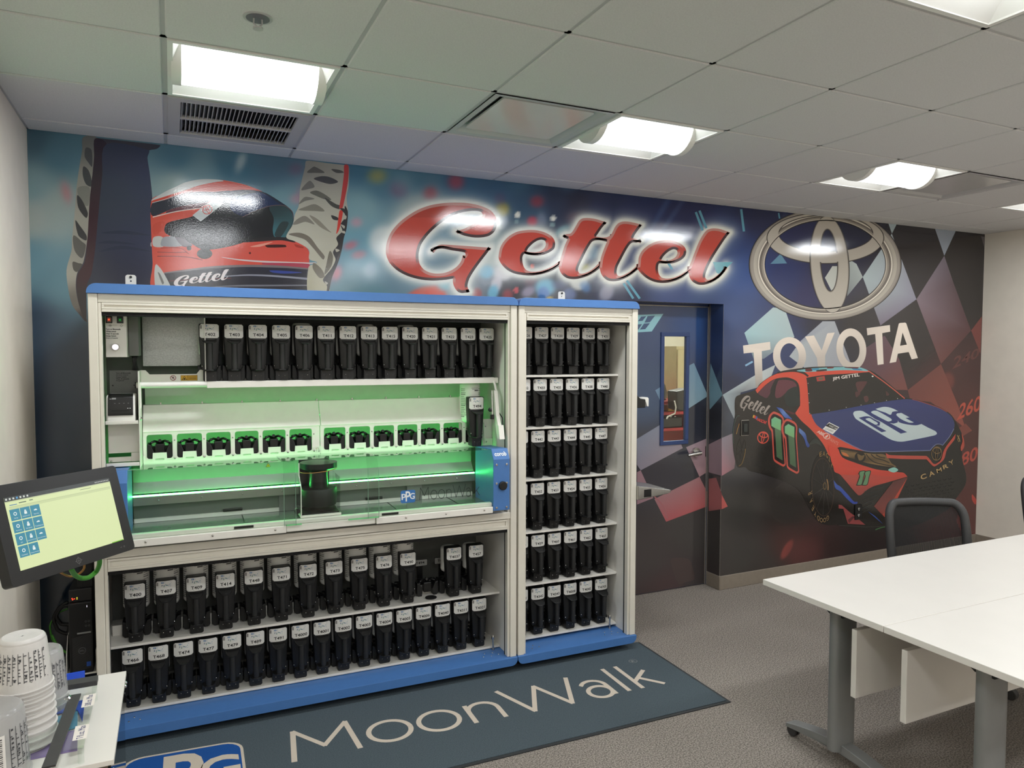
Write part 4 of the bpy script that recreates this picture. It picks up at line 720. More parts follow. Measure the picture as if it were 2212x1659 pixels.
for t, c in (('1535,785c 1561,853c 1533,885c 1532,830c', (112, 146, 160)), ('1531,960c 1559,946c 1559,1028c 1531,1020c', (150, 128, 136)), ('1531,1034c 1547,1032c 1559,1066c 1559,1100c 1531,1104c', (158, 100, 100))): q.poly2([[p[:2] for p in S_(t)]], jm, tone(*c))
obj('trim_4', q, M['mural'], col=True, kind='structure')
# ---------------------------------------------------------------- room seen through the door window
g = G(); g.box(1.5, 4.2, 0, 7.0, 4.3, 3.2).box(1.4, .25, 0, 1.5, 4.3, 3.2).box(7.0, .25, 0, 7.1, 4.3, 3.2); obj('wall_store', g, mat('store_wall', (214, 208, 190), .7, noise=.02, nscale=10), kind='structure')
g = G(); g.box(1.4, .2, -.1, 7.1, 4.3, 0); obj('floor_store', g, pmat('store_floor', (70, 68, 66), .6), kind='structure'); g = G(); g.box(1.4, .2, 3.1, 7.1, 4.3, 3.2); obj('ceiling_store', g, M['wall'], kind='structure')
t = thing('ceiling_light', 'ceiling light in the room behind the door window', 'ceiling light', (4.6, 2.2, 3.09)); g = G(); g.box(-.6, -.3, -.03, .6, .3, 0); obj('frame', g, M['refl'], t); g = G(); g.box(-.57, -.27, -.036, .57, .27, -.03); obj('diffuser', g, mat('store_lens', (240, 240, 235), .5, emit=(255, 251, 245), estr=110.0), t)
def locker(x0, x1, y, h, label):
    t = thing('locker', label, 'locker', ((x0+x1)/2, y, 0), 0, 'cream lockers behind the door window'); w = (x1-x0)/2; g = G(); g.box(-w, .02, 0, w, .5, h); obj('body', g, M['cream'], t)
    g = G(); g.box(-w+.004, 0, .03, w-.004, .019, h-.03); obj('door', g, M['cream'], t, bevel=.003); g = G(); g.box(w-.05, -.02, h*.55, w-.03, 0, h*.55+.1); obj('handle', g, M['steel'], t)
a = Wy(1436, 752, 1.9); b = Wy(1451, 752, 1.9); locker(a[0]-.15, b[0], 1.9, a[2], 'cream locker on the left side behind the door window')
a = Wy(1464, 748, 1.2); b = Wy(1479, 748, 1.2); locker(a[0], b[0]+.1, 1.2, a[2], 'cream locker on the right side behind the door window')
a = Wy(1455, 795, 3.4); b = Wy(1455, 940, 3.4); t = thing('shelf_unit', 'dark shelf unit in shadow between the two cream lockers behind the door', 'shelves', (a[0], 3.4, 0)); g = G(); g.box(-.4, 0, 0, .4, .4, a[2]-.25); obj('body', g, M['blacks'], t); g = G(); g.box(-.4, 0, a[2]-.249, .4, .4, a[2]); obj('top_band', g, pmat('grey_band', (130, 132, 130)), t)
a = Wy(1432, 866, 1.0); b = Wy(1464, 866, 1.0); t = thing('tool_trolley', 'red trolley with three shelves behind the door window', 'trolley', ((a[0]+b[0])/2, 1.0, 0)); w = (b[0]-a[0])/2+.12
for y in (866, 890, 925): z = Wy(1450, y, 1.0)[2]; g = G(); g.box(-w, 0, z-.025, w, .4, z); obj('shelf', g, M['red'], t, bevel=.003)
for s in (-1, 1): g = G(); g.box(s*w-.012, 0, 0, s*w+.012, .4, Wy(1450, 866, 1.0)[2]); obj('side_panel', g, M['red'], t)
z = Wy(1450, 915, 1.0)[2]; tr = thing('parts_tray', 'black tray of small parts on the red trolley shelf', 'tray', (a[0]+.1, 1.0, Wy(1450, 925, 1.0)[2])); g = G(); g.box(-.12, .03, 0, .14, .3, .09); obj('bin', g, M['black'], tr, bevel=.01)
for i in range(5): g = G(); g.tube([(-.1+i*.045, .06, .092), (-.06+i*.045, .2, .1)], .008, 6); obj('tool', g, M['steel'], tr)
z = Wy(1450, 890, 1.0)[2]; g = G(); g.prism([(0, 0), (.1, 0), (.07, .05), (.02, .05)], 1.05, 1.2, 'y'); o = obj('yellow_pouch', g, pmat('pouch', (190, 150, 50)), bevel=.012); o.location = (a[0]+.09, 0, z); tag(o, 'yellow pouch on the red trolley behind the door window', 'pouch')
z = Wy(1450, 866, 1.0)[2]; g = G(); g.lathe([(.11, 0), (.115, .3), (.1, .6), (.055, .9), (.02, 1)], (a[0]+.05, 1.2, z), (a[0]+.05, 1.2, z+.22), 20); o = obj('hat', g, M['blacks'], smooth=40); tag(o, 'black cap lying on top of the red trolley', 'cap')
a = Wy(1460, 850, .8); t = thing('black_bag', 'black bag with yellow tag hanging on the right locker behind the door', 'bag', (a[0]+.07, .8, Wy(1460, 889, .8)[2])); h = Wy(1470, 840, .8)[2]-Wy(1460, 889, .8)[2]; g = G(); g.prism([(-.06, h*.9), (-.05, h*.1), (0, 0), (.12, 0), (.12, h), (.06, h)], 0, .14, 'y'); obj('body', g, M['blacks'], t, bevel=.015); g = G(); g.box(.02, -.004, h*.28, .1, -.001, h*.5); obj('tag', g, pmat('tag_yellow', (206, 170, 60)), t)
g = G(); p0 = [Wy(x, y, .78) for x, y in ((1457, 866), (1460, 880), (1458, 893), (1443, 900), (1440, 905))]; g.tube([tuple(x) for x in p0], .006, 6); o = obj('white_cable', g, M['bottle'], smooth=60); tag(o, 'thin white cable trailing over the red trolley', 'cable')
# ---------------------------------------------------------------- wall plates on the mural
def plate(x, z, w, h, name, label, cat):
    t = thing(name, label, cat, (x, -.0036, z)); g = G(); g.prism(rrect(-w/2, -h/2, w/2, h/2, .006), -.007, 0, 'y'); return t, g
a, b = Wy(1601.5, 905, 0), Wy(1614, 938, 0); t, g = plate(3.882, 1.205, .075, .118, 'light_switch', 'dark light switch plate with pale edge on the mural by the car rear wheel', 'light switch'); obj('plate', g, M['steel'], t, bevel=.002)
g = G(); g.prism(rrect(-.034, -.056, .037, .055, .005), -.0085, -.007, 'y'); obj('cover', g, M['blacks'], t); g = G(); g.box(-.016, -.012, -.032, .018, -.0085, .03); obj('rocker', g, pmat('rocker', (52, 56, 54), .3), t, bevel=.002)
t, g = plate(5.115, .452, .078, .125, 'wall_outlet', 'dark wall outlet with two sockets low on the mural under the car front', 'outlet'); obj('plate', g, M['blacks'], t, bevel=.002)
for z in (.026, -.026):
    g = G(); g.prism(rrect(-.017, z-.016, .017, z+.016, .006), -.0095, -.007, 'y'); s_ = obj('socket', g, M['blacks'], t)
    g = G(); g.box(-.009, -.0105, z-.002, -.005, -.0095, z+.01).box(.005, -.0105, z-.002, .009, -.0095, z+.01).box(-.003, -.0105, z-.011, .003, -.0095, z-.006); obj('slots', g, M['bottle'], s_)
# ================================================================ paint mixing cabinets
def holes_plate(g, outer, holes, y0, y1):
    for y in (y0, y1): g.poly2([outer]+holes, lambda a, b, y=y: (a, y, b))
    for lp in [outer]+holes:
        n = len(lp); g.add([(p[0], y0, p[1]) for p in lp]+[(p[0], y1, p[1]) for p in lp], [(i, (i+1) % n, (i+1) % n+n, i+n) for i in range(n)])
    return g
def cap_outline(x0, x1, z0, z1, r, top):
    o = []; n = 8
    if top:
        o = [(x0, z0), (x1, z0)]+[(x1-r+r*math.cos(t), z1-r+r*math.sin(t)) for t in np.linspace(0, PI/2, n)]+[(x0+r-r*math.sin(t), z1-r+r*math.cos(t)) for t in np.linspace(0, PI/2, n)]
    else:
        o = [(x1, z1), (x0, z1)]+[(x0+r-r*math.cos(t), z0+r-r*math.sin(t)) for t in np.linspace(0, PI/2, n)]+[(x1-r+r*math.sin(t), z0+r-r*math.cos(t)) for t in np.linspace(0, PI/2, n)]
    return o
DEP = .54
def cabinet(root, W, inner_r, mid):
    P = lambda nm, g, m, bv=.002, **k: obj(nm, g, M[m] if isinstance(m, str) else m, root, bevel=bv, **k)
    g = G(); g.prism(cap_outline(-.004, W+.003, .045, .09, .034, False), -.012, DEP, 'y'); P('base', g, 'blue', .003)
    g = G(); g.prism(cap_outline(-.004, W+.003, 2.024, 2.0665, .038, True), -.012, DEP, 'y'); P('top', g, 'blue', .004)
    for x in (.06, W-.06):
        for y in (.11, DEP-.05): g = G(); g.cyl((x, y, 0), (x, y, .045), .022, n=16); obj('foot', g, M['black'], root)
    for s in (0, 1):
        a, b = ((0, .036), (W-.036, W))[s]; g = G(); g.box(a, 0, .0905, b, .045, 2.0235); P('post', g, 'alu', .003)
        a, b = ((.0365, .05), (W-.05, W-.0365))[s]; g = G(); g.box(a, .010, .0905, b, .045, 1.985); P('inner_rail', g, 'alu', .002)
        a, b = ((.046, .0505), (W-.0505, W-.046))[s]; g = G(); g.box(a, .0455, .0905, b, .054, 1.94); P('side_brush', g, 'brush', 0)
        a, b = ((.001, .016), (inner_r, W-.001))[s]; g = G(); g.box(a, .055, .0905, b, DEP-.012, 2.0235); P('side_panel', g, 'white', .001)
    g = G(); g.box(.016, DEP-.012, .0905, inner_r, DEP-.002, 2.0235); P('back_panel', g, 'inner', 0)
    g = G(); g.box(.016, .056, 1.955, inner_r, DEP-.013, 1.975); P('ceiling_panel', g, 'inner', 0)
    g = G(); g.box(.0365, .008, 1.986, W-.0365, .045, 2.0235); P('header', g, 'alu', .002)
    def shutter(z0, z1):
        g = G(); g.box(.051, .014, z0+.012, W-.051, .045, z1); x = .051
        g.box(x, .007, z0, W-x, .02, z0+.012).box(x, .006, z0+.0125, W-x, .0135, z0+.021).box(x, .007, z1-.01, W-x, .0135, z1).box(x, .007, z0+.021, x+.01, .0135, z1-.01).box(W-x-.01, .007, z0+.021, W-x, .0135, z1-.01)
        P('shutter_rail', g, 'alu', .0015)
        g = G(); g.box(.047, .014, z0-.017, W-.047, .04, z0-.0005); P('brush_seal', g, 'brush', 0)
    shutter(1.945, 1.985)
    if mid:
        g = G(); g.box(.0365, .001, .862, W-.0365, .045, .898); P('cross_beam', g, 'alu', .003)
        shutter(.803, .858)
LAB = 'white framed paint cabinet with blue top and base'
CABL = thing('paint_cabinet', 'wide '+LAB[0:]+', green lit dispenser across its middle', 'cabinet', CO, CA)
cabinet(CABL, 2.021, 1.984, True)
CABR = thing('paint_cabinet', 'narrow '+LAB[0:]+' holding six shelves, beside the door', 'cabinet', L2W(2.032, 0, 0), CA)
cabinet(CABR, .765, .728, False)
def part(nm, g, m, root=None, bv=.0015, **k): return obj(nm, g, M[m] if isinstance(m, str) else m, root or CABL, bevel=bv, **k)
# wall brackets, bolts, rivets
for root, u in ((CABL, .135), (CABR, 2.55-2.032)):
    g = G(); holes_plate(g, rrect(u-.024, 2.0668, u+.024, 2.153, .012), [[(u+.004*math.cos(t), 2.122+.004*math.sin(t)) for t in np.linspace(0, 2*PI, 10, endpoint=False)]], .49, .494); part('wall_bracket', g, 'white', root)
    g = G(); g.cyl((u, .489, 2.142), (u, .482, 2.142), .006, n=10); part('bracket_screw', g, 'black', root, 0)
for root, u, v, W in ((CABL, 1.935, .13, 2.021), (CABR, .675, .14, .765)):
    g = G(); g.cyl((u, v, .0905), (u, v, .16), .005, n=12).cyl((u, v, .152), (u, v, .166), .0095, n=6).cyl((u, v, .166), (u, v, .176), .0065, .003, n=12).cyl((u, v, .0905), (u, v, .098), .009, n=6); part('levelling_bolt', g, 'steel', root, 0)
    for du in (.07, W-.17):
        for i, (a, b) in enumerate(((0, .05), (.045, .045), (.09, .05), (.02, .085), (.065, .08))): g = G(); g.ball((du+a, b+.015, .0905), .0042, 8, (1, 1, .5)); part('rivet', g, 'steel', root, 0)
# shelves
def shelf(root, u0, u1, z, v0=.15, lip=.012, up=.05, upv=.29):
    g = G(); g.box(u0, v0, z-.003, u1, DEP-.014, z).box(u0, v0, z-lip, u1, v0+.003, z-.003); part('shelf', g, 'white', root, .001)
    g = G(); g.box(u0+.02, upv, z+.0005, u1-.06, upv+.003, z+up); part('shelf_upstand', g, 'white', root, .001)
shelf(CABL, .017, 1.983, .413); shelf(CABL, .017, 1.983, .105); shelf(CABL, .47, 1.975, 1.629, .155, .03)
for z in (1.640, 1.340, 1.041, .736, .431, .118): shelf(CABR, .017, .727, z)
g = G(); g.box(.47, .44, 1.64, 1.983, .445, 1.954); part('upper_back', g, pmat('dark_back', (86, 88, 87)), bv=0)
# left end of the upper bay: galvanised backing, switch box, printer recess
g = G(); g.box(.185, .42, 1.70, .468, .424, 1.954); part('galvanised_back', g, 'galv', bv=0)
g = G(); g.box(.462, .16, 1.63, .467, .43, 1.954); part('divider', g, 'white')
g = G(); g.prism([(.184, 1.60), (.461, 1.60), (.461, 1.685), (.44, 1.685), (.425, 1.665), (.222, 1.665), (.205, 1.685), (.184, 1.685)], .225, .229, 'y'); part('notched_plate', g, 'white')
def decal(nm, root, cx, v, cz, w, h, fn, m='label'):
    g = G(); fn(g, lambda x, y, L=0: (cx+(x-.5)*w, v-.0004-L*.0003, cz+(y-.5)*h)); return obj(nm, g, M[m], root, col=True)
L_ = lambda *c: tuple(s2l(c))
def sq(g, mp, x0, y0, x1, y1, c, L=0): g.quad(mp(x0, y0, L), mp(x1, y0, L), mp(x1, y1, L), mp(x0, y1, L), L_(*c))
def ring(g, mp, cx, cy, r, w, c, L=0, n=24, asp=1.0):
    o = [(cx+r*math.cos(t), cy+asp*r*math.sin(t)) for t in np.linspace(0, 2*PI, n, endpoint=False)]; i = [(cx+(r-w)*math.cos(t), cy+asp*(r-w)*math.sin(t)) for t in np.linspace(0, 2*PI, n, endpoint=False)]
    g.poly2([o, i], lambda a, b: mp(a, b, L), L_(*c))
def disc(g, mp, cx, cy, r, c, L=0, n=20, asp=1.0): g.poly2([[(cx+r*math.cos(t), cy+asp*r*math.sin(t)) for t in np.linspace(0, 2*PI, n, endpoint=False)]], lambda a, b: mp(a, b, L), L_(*c))
def tx(g, mp, s, x0, y0, x1, y1, c, L=1, **k): put_text(g, s, lambda x, y: mp(x0+(x1-x0)*x, y0+(y1-y0)*y, L), L_(*c), **k)
def tri(g, mp, cx, cy, s, c, L=0, asp=1.0): g.add([mp(cx-s, cy-s*.85*asp, L), mp(cx+s, cy-s*.85*asp, L), mp(cx, cy+s*.9*asp, L)], [(0, 1, 2)], L_(*c))
def f_warn(g, mp): sq(g, mp, 0, 0, 1, 1, (30, 28, 24)); sq(g, mp, .015, .04, .42, .96, (206, 156, 40), 1); sq(g, mp, .44, .04, .985, .96, (206, 156, 40), 1); tri(g, mp, .22, .48, .17, (30, 28, 24), 2, 2.4); tri(g, mp, .22, .46, .13, (206, 156, 40), 3, 2.4); disc(g, mp, .22, .36, .055, (30, 28, 24), 4, asp=2.6); [sq(g, mp, .5, .2+.16*i, .93, .25+.16*i, (70, 54, 30), 2) for i in range(4)]
decal('warning_label', CABL, .392, .225, 1.646, .074, .026, f_warn, 'paper')
def f_noent(g, mp): disc(g, mp, .5, .5, .5, (226, 220, 212)); ring(g, mp, .5, .5, .5, .09, (140, 40, 46), 1); [sq(g, mp, a, b, c, d, (50, 40, 42), 2) for a, b, c, d in ((.4, .3, .46, .75), (.54, .3, .6, .75), (.3, .55, .7, .62))]; g.add([mp(.2, .76, 3), mp(.26, .82, 3), mp(.8, .24, 3), mp(.74, .18, 3)], [(0, 1, 2, 3)], L_(140, 40, 46))
decal('prohibition_label', CABL, .322, .225, 1.647, .026, .026, f_noent, 'paper')
g = G(); g.box(.052, .13, 1.747, .1365, .3, 1.95); SWB = part('switch_box', g, 'white', bv=.003)
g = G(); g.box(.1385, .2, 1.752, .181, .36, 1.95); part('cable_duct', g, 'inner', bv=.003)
for cx, m, dk in ((.068, 'led_r', (200, 120, 100)), (.112, 'led_g', (22, 96, 52))):
    g = G(); g.box(cx-.013, .124, 1.9, cx+.013, .13, 1.931); s = part('rocker_switch', g, 'blacks', bv=.002); g = G(); g.box(cx-.008, .1215, 1.906, cx+.008, .124, 1.926); obj('rocker', g, pmat('rocker_'+m, dk, .3), s, bevel=.001); g = G(); g.ball((cx, .122, 1.916), .0042, 10, (1, .4, 1)); obj('lamp', g, M[m], s)
g = G(); g.cyl((.091, .13, 1.793), (.091, .119, 1.793), .0165, .015, n=24); s = part('push_button', g, 'steel', bv=0); g = G(); g.cyl((.091, .119, 1.793), (.091, .116, 1.793), .0125, n=24); obj('lit_cap', g, M['led_w'], s)
T1 = ('Turn on Moonwalk', 'White switch', 'Wait 10 seconds', 'Green Switch', 'Power on Computer'); T2 = ('Turn off Moonwalk', 'shut down computer', 'Green Switch', 'Wait 10 seconds', 'OrangeSwitch')
def f_lines(T, sym):
    def f(g, mp):
        for i, s in enumerate(T): a = text2d(s)[2]; tx(g, mp, s, 0, .86-i*.215, min(1.0, a*.072), 1-i*.215, (34, 33, 33), bold=.05)
        if sym: ring(g, mp, .24, 1.28, .075, .02, (60, 58, 56), asp=1.25); sq(g, mp, .225, 1.24, .255, 1.32, (60, 58, 56)); ring(g, mp, .86, 1.28, .09, .02, (60, 58, 56), n=4, asp=1.2); ring(g, mp, .55, -1.02, .07, .02, (60, 58, 56), asp=1.2)
    return f
decal('instructions', CABL, .0905, .13, 1.853, .072, .047, f_lines(T1, True), 'paper')
for i, dx in enumerate((0, .008, .016, .024)): g = G(); g.tube([(.147+dx, .28, 1.754), (.152+dx*.5, .27, 1.735), (.154+dx*.4, .28, 1.71), (.15+dx*.8, .29, 1.685)], .0045, 8); part('cable', g, 'black', bv=0, smooth=60)
# printer recess
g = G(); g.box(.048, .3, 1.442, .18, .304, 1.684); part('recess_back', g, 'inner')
g = G(); g.box(.1795, .1, 1.235, .183, .303, 1.684); part('recess_side', g, 'white')
g = G(); g.box(.047, .085, 1.446, .178, .3, 1.449).box(.047, .085, 1.449, .178, .088, 1.462); part('printer_shelf', g, 'white')
decal('instructions', CABL, .115, .3, 1.652, .078, .042, f_lines(T2, False), 'paper')
for x in (.062, .152): g = G(); g.cyl((x, .3, 1.612), (x, .297, 1.612), .0035, n=10); part('hole_plug', g, 'black', bv=0)
g = G(); g.box(.047, .2, 1.302, .179, .204, 1.444).box(.14, .19, 1.262, .179, .2, 1.302).box(.047, .19, 1.262, .14, .2, 1.285).box(.047, .085, 1.255, .179, .2, 1.258).box(.047, .085, 1.258, .179, .088, 1.272); part('lower_pocket', g, 'white')
g = G(); g.ball((.058, .186, 1.268), .005, 8); part('pocket_screw', g, 'steel', bv=0)
# label printer, a thing standing on the little shelf
PRN = thing('label_printer', 'small white label printer with black glossy front on the left cabinet shelf', 'printer', L2W(.108, .17, 1.4492), CA)
g = G(); w = .058; g.prism([(-.075, 0), (-.075, .05), (-.06, .118), (-.045, .128), (.09, .128), (.09, 0)], -w, w, 'x'); obj('body', g, M['bottle'], PRN, bevel=.012, seg=4, smooth=40)
g = G(); g.prism([(-.0795, .036), (-.08, .052), (-.066, .118), (-.045, .133), (-.03, .133), (-.045, .126), (-.06, .112), (-.073, .05), (-.073, .036)], -w+.008, w-.008, 'x'); FRT = obj('front_cover', g, M['blacks'], PRN, bevel=.004, smooth=40)
g = G(); g.box(-.036, -.081, .054, .036, -.074, .062); obj('paper_slot', g, M['black'], PRN)
def f_prn(g, mp): sq(g, mp, .02, .9, .1, .93, (190, 190, 190)); sq(g, mp, .12, .88, .3, 1.0, (150, 150, 150)); [sq(g, mp, x, .58, x+.06, .6, (150, 150, 150)) for x in (.22, .42, .62, .82)]; [sq(g, mp, x, .2, x+.05, .25, (210, 210, 210), 1) for x in (.8, .9)]
g = G(); f_prn(g, lambda x, y, L=0: (-.045+.09*x, -.0805+(.0137*y)-.0006-L*.0003, .054+.062*y)); obj('marking', g, M['paper'], PRN, col=True)
# lit dispenser
g = G(); g.box(.017, .046, .9, 1.983, .527, .906); part('light_stop_floor', g, 'white', bv=0)  # added panel, keeps the green light out of the lower compartment
g = G(); g.tube([(.168, .17, 1.617), (1.955, .17, 1.617)], .0135, 20); part('front_tube', g, 'bottle', bv=0, smooth=50)
for u in (.163, 1.956): g = G(); g.cyl((u, .17, 1.617), (u+.006, .17, 1.617), .0145, n=20); part('tube_end', g, 'black', bv=0)
g = G(); g.tube([(.184, .15, 1.63), (.186, .15, 1.52), (.181, .14, 1.50), (.181, .14, 1.44)], .004, 8); part('lift_link', g, 'white', bv=0, smooth=60)
g = G(); g.ball((.184, .135, 1.465), .009, 10); part('link_knob', g, 'steel', bv=0)
sp0, sp1 = (.262, 1.388), (.335, 1.513)
for a, b in ((.186, 1.014), (1.017, 1.81)):
    g = G(); g.prism([sp0, sp1, (sp1[0]+.03, sp1[1]), (sp1[0]+.03, sp1[1]-.003), (sp1[0]+.003, sp1[1]-.004), (sp0[0]+.004, sp0[1]-.002)], a, b, 'x'); part('sloped_cover', g, 'white')
g = G(); g.box(.186, .5, 1.235, 1.982, .505, 1.6); part('rear_panel', g, 'bottle', bv=0)
g = G(); g.box(.2, .40, 1.43, 1.96, .406, 1.434); part('rear_light_strip', g, 'ledhide', bv=0)
for u in np.linspace(.26, 1.75, 9): g = G(); g.box(u, .33, 1.514, u+.006, .345, 1.524); part('cover_clip', g, 'steel', bv=0)
WU = [.257+.1315*i for i in range(6)]+[1.088+.1315*i for i in range(7)]
for a, b, us in ((.186, 1.010, WU[:6]), (1.013, 1.982, WU[6:])):
    hs = [rrect(u-.056, 1.258, u+.056, 1.374, .012, 4) for u in us]; g = G(); holes_plate(g, [(a, 1.236), (b, 1.236), (b, 1.3875), (a, 1.3875)], hs, .265, .268); part('window_panel', g, 'white', bv=0)
    hs = []
    for u in us: hs.append(rrect(u-.020, 1.252, u+.020, 1.26, .0035, 3))
    out = [(a, 1.232), (b, 1.232), (b, 1.275)]
    for u in reversed(us): out += [(u+.062, 1.277), (u+.060, 1.25), (u+.032, 1.25), (u+.030, 1.288), (u-.030, 1.288), (u-.032, 1.25), (u-.060, 1.25), (u-.062, 1.277)]
    out += [(a, 1.275)]; g = G(); holes_plate(g, out, hs, .255, .258); part('tab_strip', g, 'white', bv=0)
    for u in us:
        g = G(); g.ball((u+.0655, .254, 1.258), .0055, 8, (1, .6, 1)).ball((u+.0655, .264, 1.345), .004, 8, (1, .6, 1)); part('panel_screw', g, 'steel', bv=0)
def f_care(g, mp): g.poly2([rrect(0, 0, 1, 1, .2)], lambda a, b: mp(a, b, 0), L_(226, 222, 214)); [sq(g, mp, a, b, a+.1, b+.08, c, 1) for a, b, c in ((.25, .7, (190, 120, 60)), (.4, .75, (120, 60, 50)), (.55, .7, (150, 90, 60)), (.6, .5, (60, 60, 60)), (.35, .55, (170, 110, 60)))]; ring(g, mp, .68, .3, .14, .05, (60, 60, 60), 1); tx(g, mp, '!', .32, .2, .38, .5, (60, 60, 60))
decal('care_label', CABL, .9975, .255, 1.262, .038, .034, f_care, 'paper')
# hood: blue end caps, clear panes, light strip, tray
capP = [(-.066, .928), (-.066, 1.203), (-.034, 1.256), (.205, 1.244), (.205, .928)]
for a, b in ((.056, .14), (1.856, 1.951)): g = G(); g.prism(capP, a, b, 'x'); part('end_cap', g, 'blue', bv=.004)
for z in (.945, 1.075, 1.175):
    for u in (1.874, 1.932): g = G(); g.cyl((u, -.0655, z), (u, -.0695, z), .0062, n=12); s = part('cap_screw', g, 'steel', bv=.001)
g = G(); g.cyl((1.908, -.066, 1.062), (1.908, -.081, 1.062), .0235, n=28); part('round_knob', g, 'black', bv=.003)
g = G(); nrm = np.array([-.857, .516]); 
def mpc(x, y): t = y; return (1.868+.068*x, -.066+.032*(.3+.42*t)-.0009, 1.203+.053*(.3+.42*t)+.0006)
g.cur = L_(236, 238, 240); put_text(g, 'corob', mpc, L_(236, 238, 240), bold=.05); obj('brand_lettering', g, M['paper'], CABL, col=True)
hp = [(-.0635, .953), (-.0635, 1.202), (-.032, 1.253), (.25, 1.238)]
def pane(name, a, b, off=0.0, z0=.953):
    q = [(hp[0][0]-off, z0)]+[(p[0]-off*(1 if i < 2 else .6), p[1]+off*.6*(i > 1)) for i, p in enumerate(hp) if i > 0]; t = .0035
    qi = [(q[0][0]+t, z0), (q[1][0]+t, q[1][1]-t*.2), (q[2][0]+t*.4, q[2][1]-t), (q[3][0], q[3][1]-t)]
    g = G(); g.prism(q+qi[::-1], a, b, 'x'); return part(name, g, 'glass', bv=0)
pane('clear_hood', .1405, .843); HR = pane('clear_hood', 1.187, 1.8555); pane('sliding_hood', .79, 1.24, .008)
for u in (.79, 1.24, .843, 1.187): g = G(); g.box(u-.001, -.0765, .953, u+.001, -.0725, 1.2); part('pane_edge', g, pmat('pane_edge', (120, 150, 130), .3), bv=0)
for a, b, v in ((.056, .80, -.064), (.802, 1.228, -.05), (1.23, 1.855, -.064)):
    g = G(); g.box(a, v, .918, b, .0, .952); part('front_rail', g, 'white', bv=.003)
    if v < -.06:
        for u in np.linspace(a+.15, b-.05, 3): g = G(); g.ball((u, v-.0005, .938), .0055, 8, (1, .5, 1)); part('rail_screw', g, 'steel', bv=0)
g = G(); g.box(.141, -.05, .9525, 1.855, -.02, .972); part('tray_lip', g, 'white', bv=.003)
g = G(); g.box(.141, -.019, .952, 1.855, .262, .957); part('tray', g, mat('tray_enamel', (104, 112, 106), .12, noise=.02, nscale=15), bv=0)
for u in (.62, 1.36, 1.7): g = G(); g.box(u, -.018, .9571, u+.004, .26, .9585); part('tray_seam', g, 'black', bv=0)
g = G(); g.box(.141, .268, 1.148, 1.855, .272, 1.234).prism([(.268, 1.148), (.272, 1.148), (.232, 1.1), (.228, 1.1)], .141, 1.855, 'x'); part('light_panel', g, pmat('lit_panel', (132, 136, 132), .4), bv=0)
g = G(); g.box(.141, .211, 1.045, 1.86, .236, 1.088); part('guide_rail', g, pmat('rail_alu', (150, 150, 144), .35, metal=.6), bv=.002)
g = G(); g.box(.141, .212, 1.0885, 1.855, .2235, 1.0935); part('light_strip', g, 'led', bv=0)
for u in np.linspace(.25, 1.75, 9): g = G(); g.ball((u, .211, 1.067), .004, 8); part('rail_screw', g, 'steel', bv=0)
g = G(); g.box(.141, .256, .957, 1.855, .26, 1.045); part('lower_light_panel', g, pmat('lower_panel', (120, 126, 120), .4), bv=0)
g = G(); g.box(.141, .244, .9571, 1.855, .2559, .978); part('lower_light_ledge', g, 'bottle', bv=.002)
for u in (.58, 1.29): g = G(); g.box(u-.045, .239, .9785, u+.045, .2555, .992); part('rail_slot', g, 'blacks', bv=.002)
for u in (.8, 1.47): g = G(); g.box(u, .2385, .9575, u+.085, .2435, 1.044); part('grey_bracket', g, 'tleg', bv=.001)
for a, b in ((.80, .87), (1.09, 1.24)): g = G(); g.box(a, -.0705, .952, b, -.0655, .958); part('green_edge', g, pmat('edge_green', (120, 210, 140), .3), bv=0)
for u in (.62, 1.31): g = G(); g.box(u-.05, -.052, .9555, u+.035, -.0495, .967); part('lip_slot', g, 'blacks', bv=0)
def f_haz(g, mp): tri(g, mp, .5, .48, .5, (40, 34, 20)); tri(g, mp, .5, .46, .4, (214, 160, 40), 1); disc(g, mp, .5, .36, .12, (40, 34, 20), 2)
decal('hazard_label', CABL, .752, .266, 1.196, .024, .022, f_haz, 'paper')
# sliding carriage with the mixing turntable
u0, u1 = .872, 1.062; g = G()
for b in ((u0, -.026, .985, u0+.004, .17, 1.16), (u1-.004, -.026, .985, u1, .17, 1.16), (u0+.004, -.026, .985, u1-.004, -.022, 1.12)): g.box(*b)
part('carriage_box', g, 'glass', bv=0)
g = G(); g.box(u0-.002, -.028, .974, u1+.002, .17, .9845); g.tube([(u0+.002, -.026, .985), (u0+.002, -.026, 1.12), (u0+.002, .04, 1.17), (u0+.002, .04, 1.23)], .003, 6); part('carriage_frame', g, 'white', bv=.0015)
g = G(); c_ = ((u0+u1)/2+.006, .075); g.box(u0+.006, -.016, .985, u1-.006, .165, .992); part('carriage_floor', g, 'blacks', bv=0)
g = G(); g.lathe([(.082, 0), (.083, .08), (.083, .1)], (*c_, .996), (*c_, 1.012), 36); part('turntable_rim', g, 'steel', bv=0, smooth=40)
g = G(); g.lathe([(.083, 0), (.086, .1), (.086, .92), (.082, 1)], (*c_, 1.013), (*c_, 1.098), 36); part('turntable', g, 'black', bv=0, smooth=40)
g = G(); g.lathe([(.045, 0), (.045, .62), (.055, .68), (.09, .8), (.09, 1)], (*c_, 1.099), (*c_, 1.225), 32); part('dispensing_head', g, 'blacks', bv=0, smooth=40)
g = G(); g.tube([(c_[0]+.088*math.cos(t), c_[1]+.088*math.sin(t), 1.188+.008*math.cos(t)) for t in np.linspace(PI, 2*PI, 16)], .0018, 6); part('head_cord', g, 'orange', bv=0)
g = G(); g.cyl((.858, -.005, 1.005), (.858, -.012, 1.005), .0135, n=20); part('carriage_knob', g, 'black', bv=.002)
g = G(); g.box(u0+.02, .178, .99, u1-.02, .2, 1.225); part('carriage_mast', g, 'blacks', bv=.002)
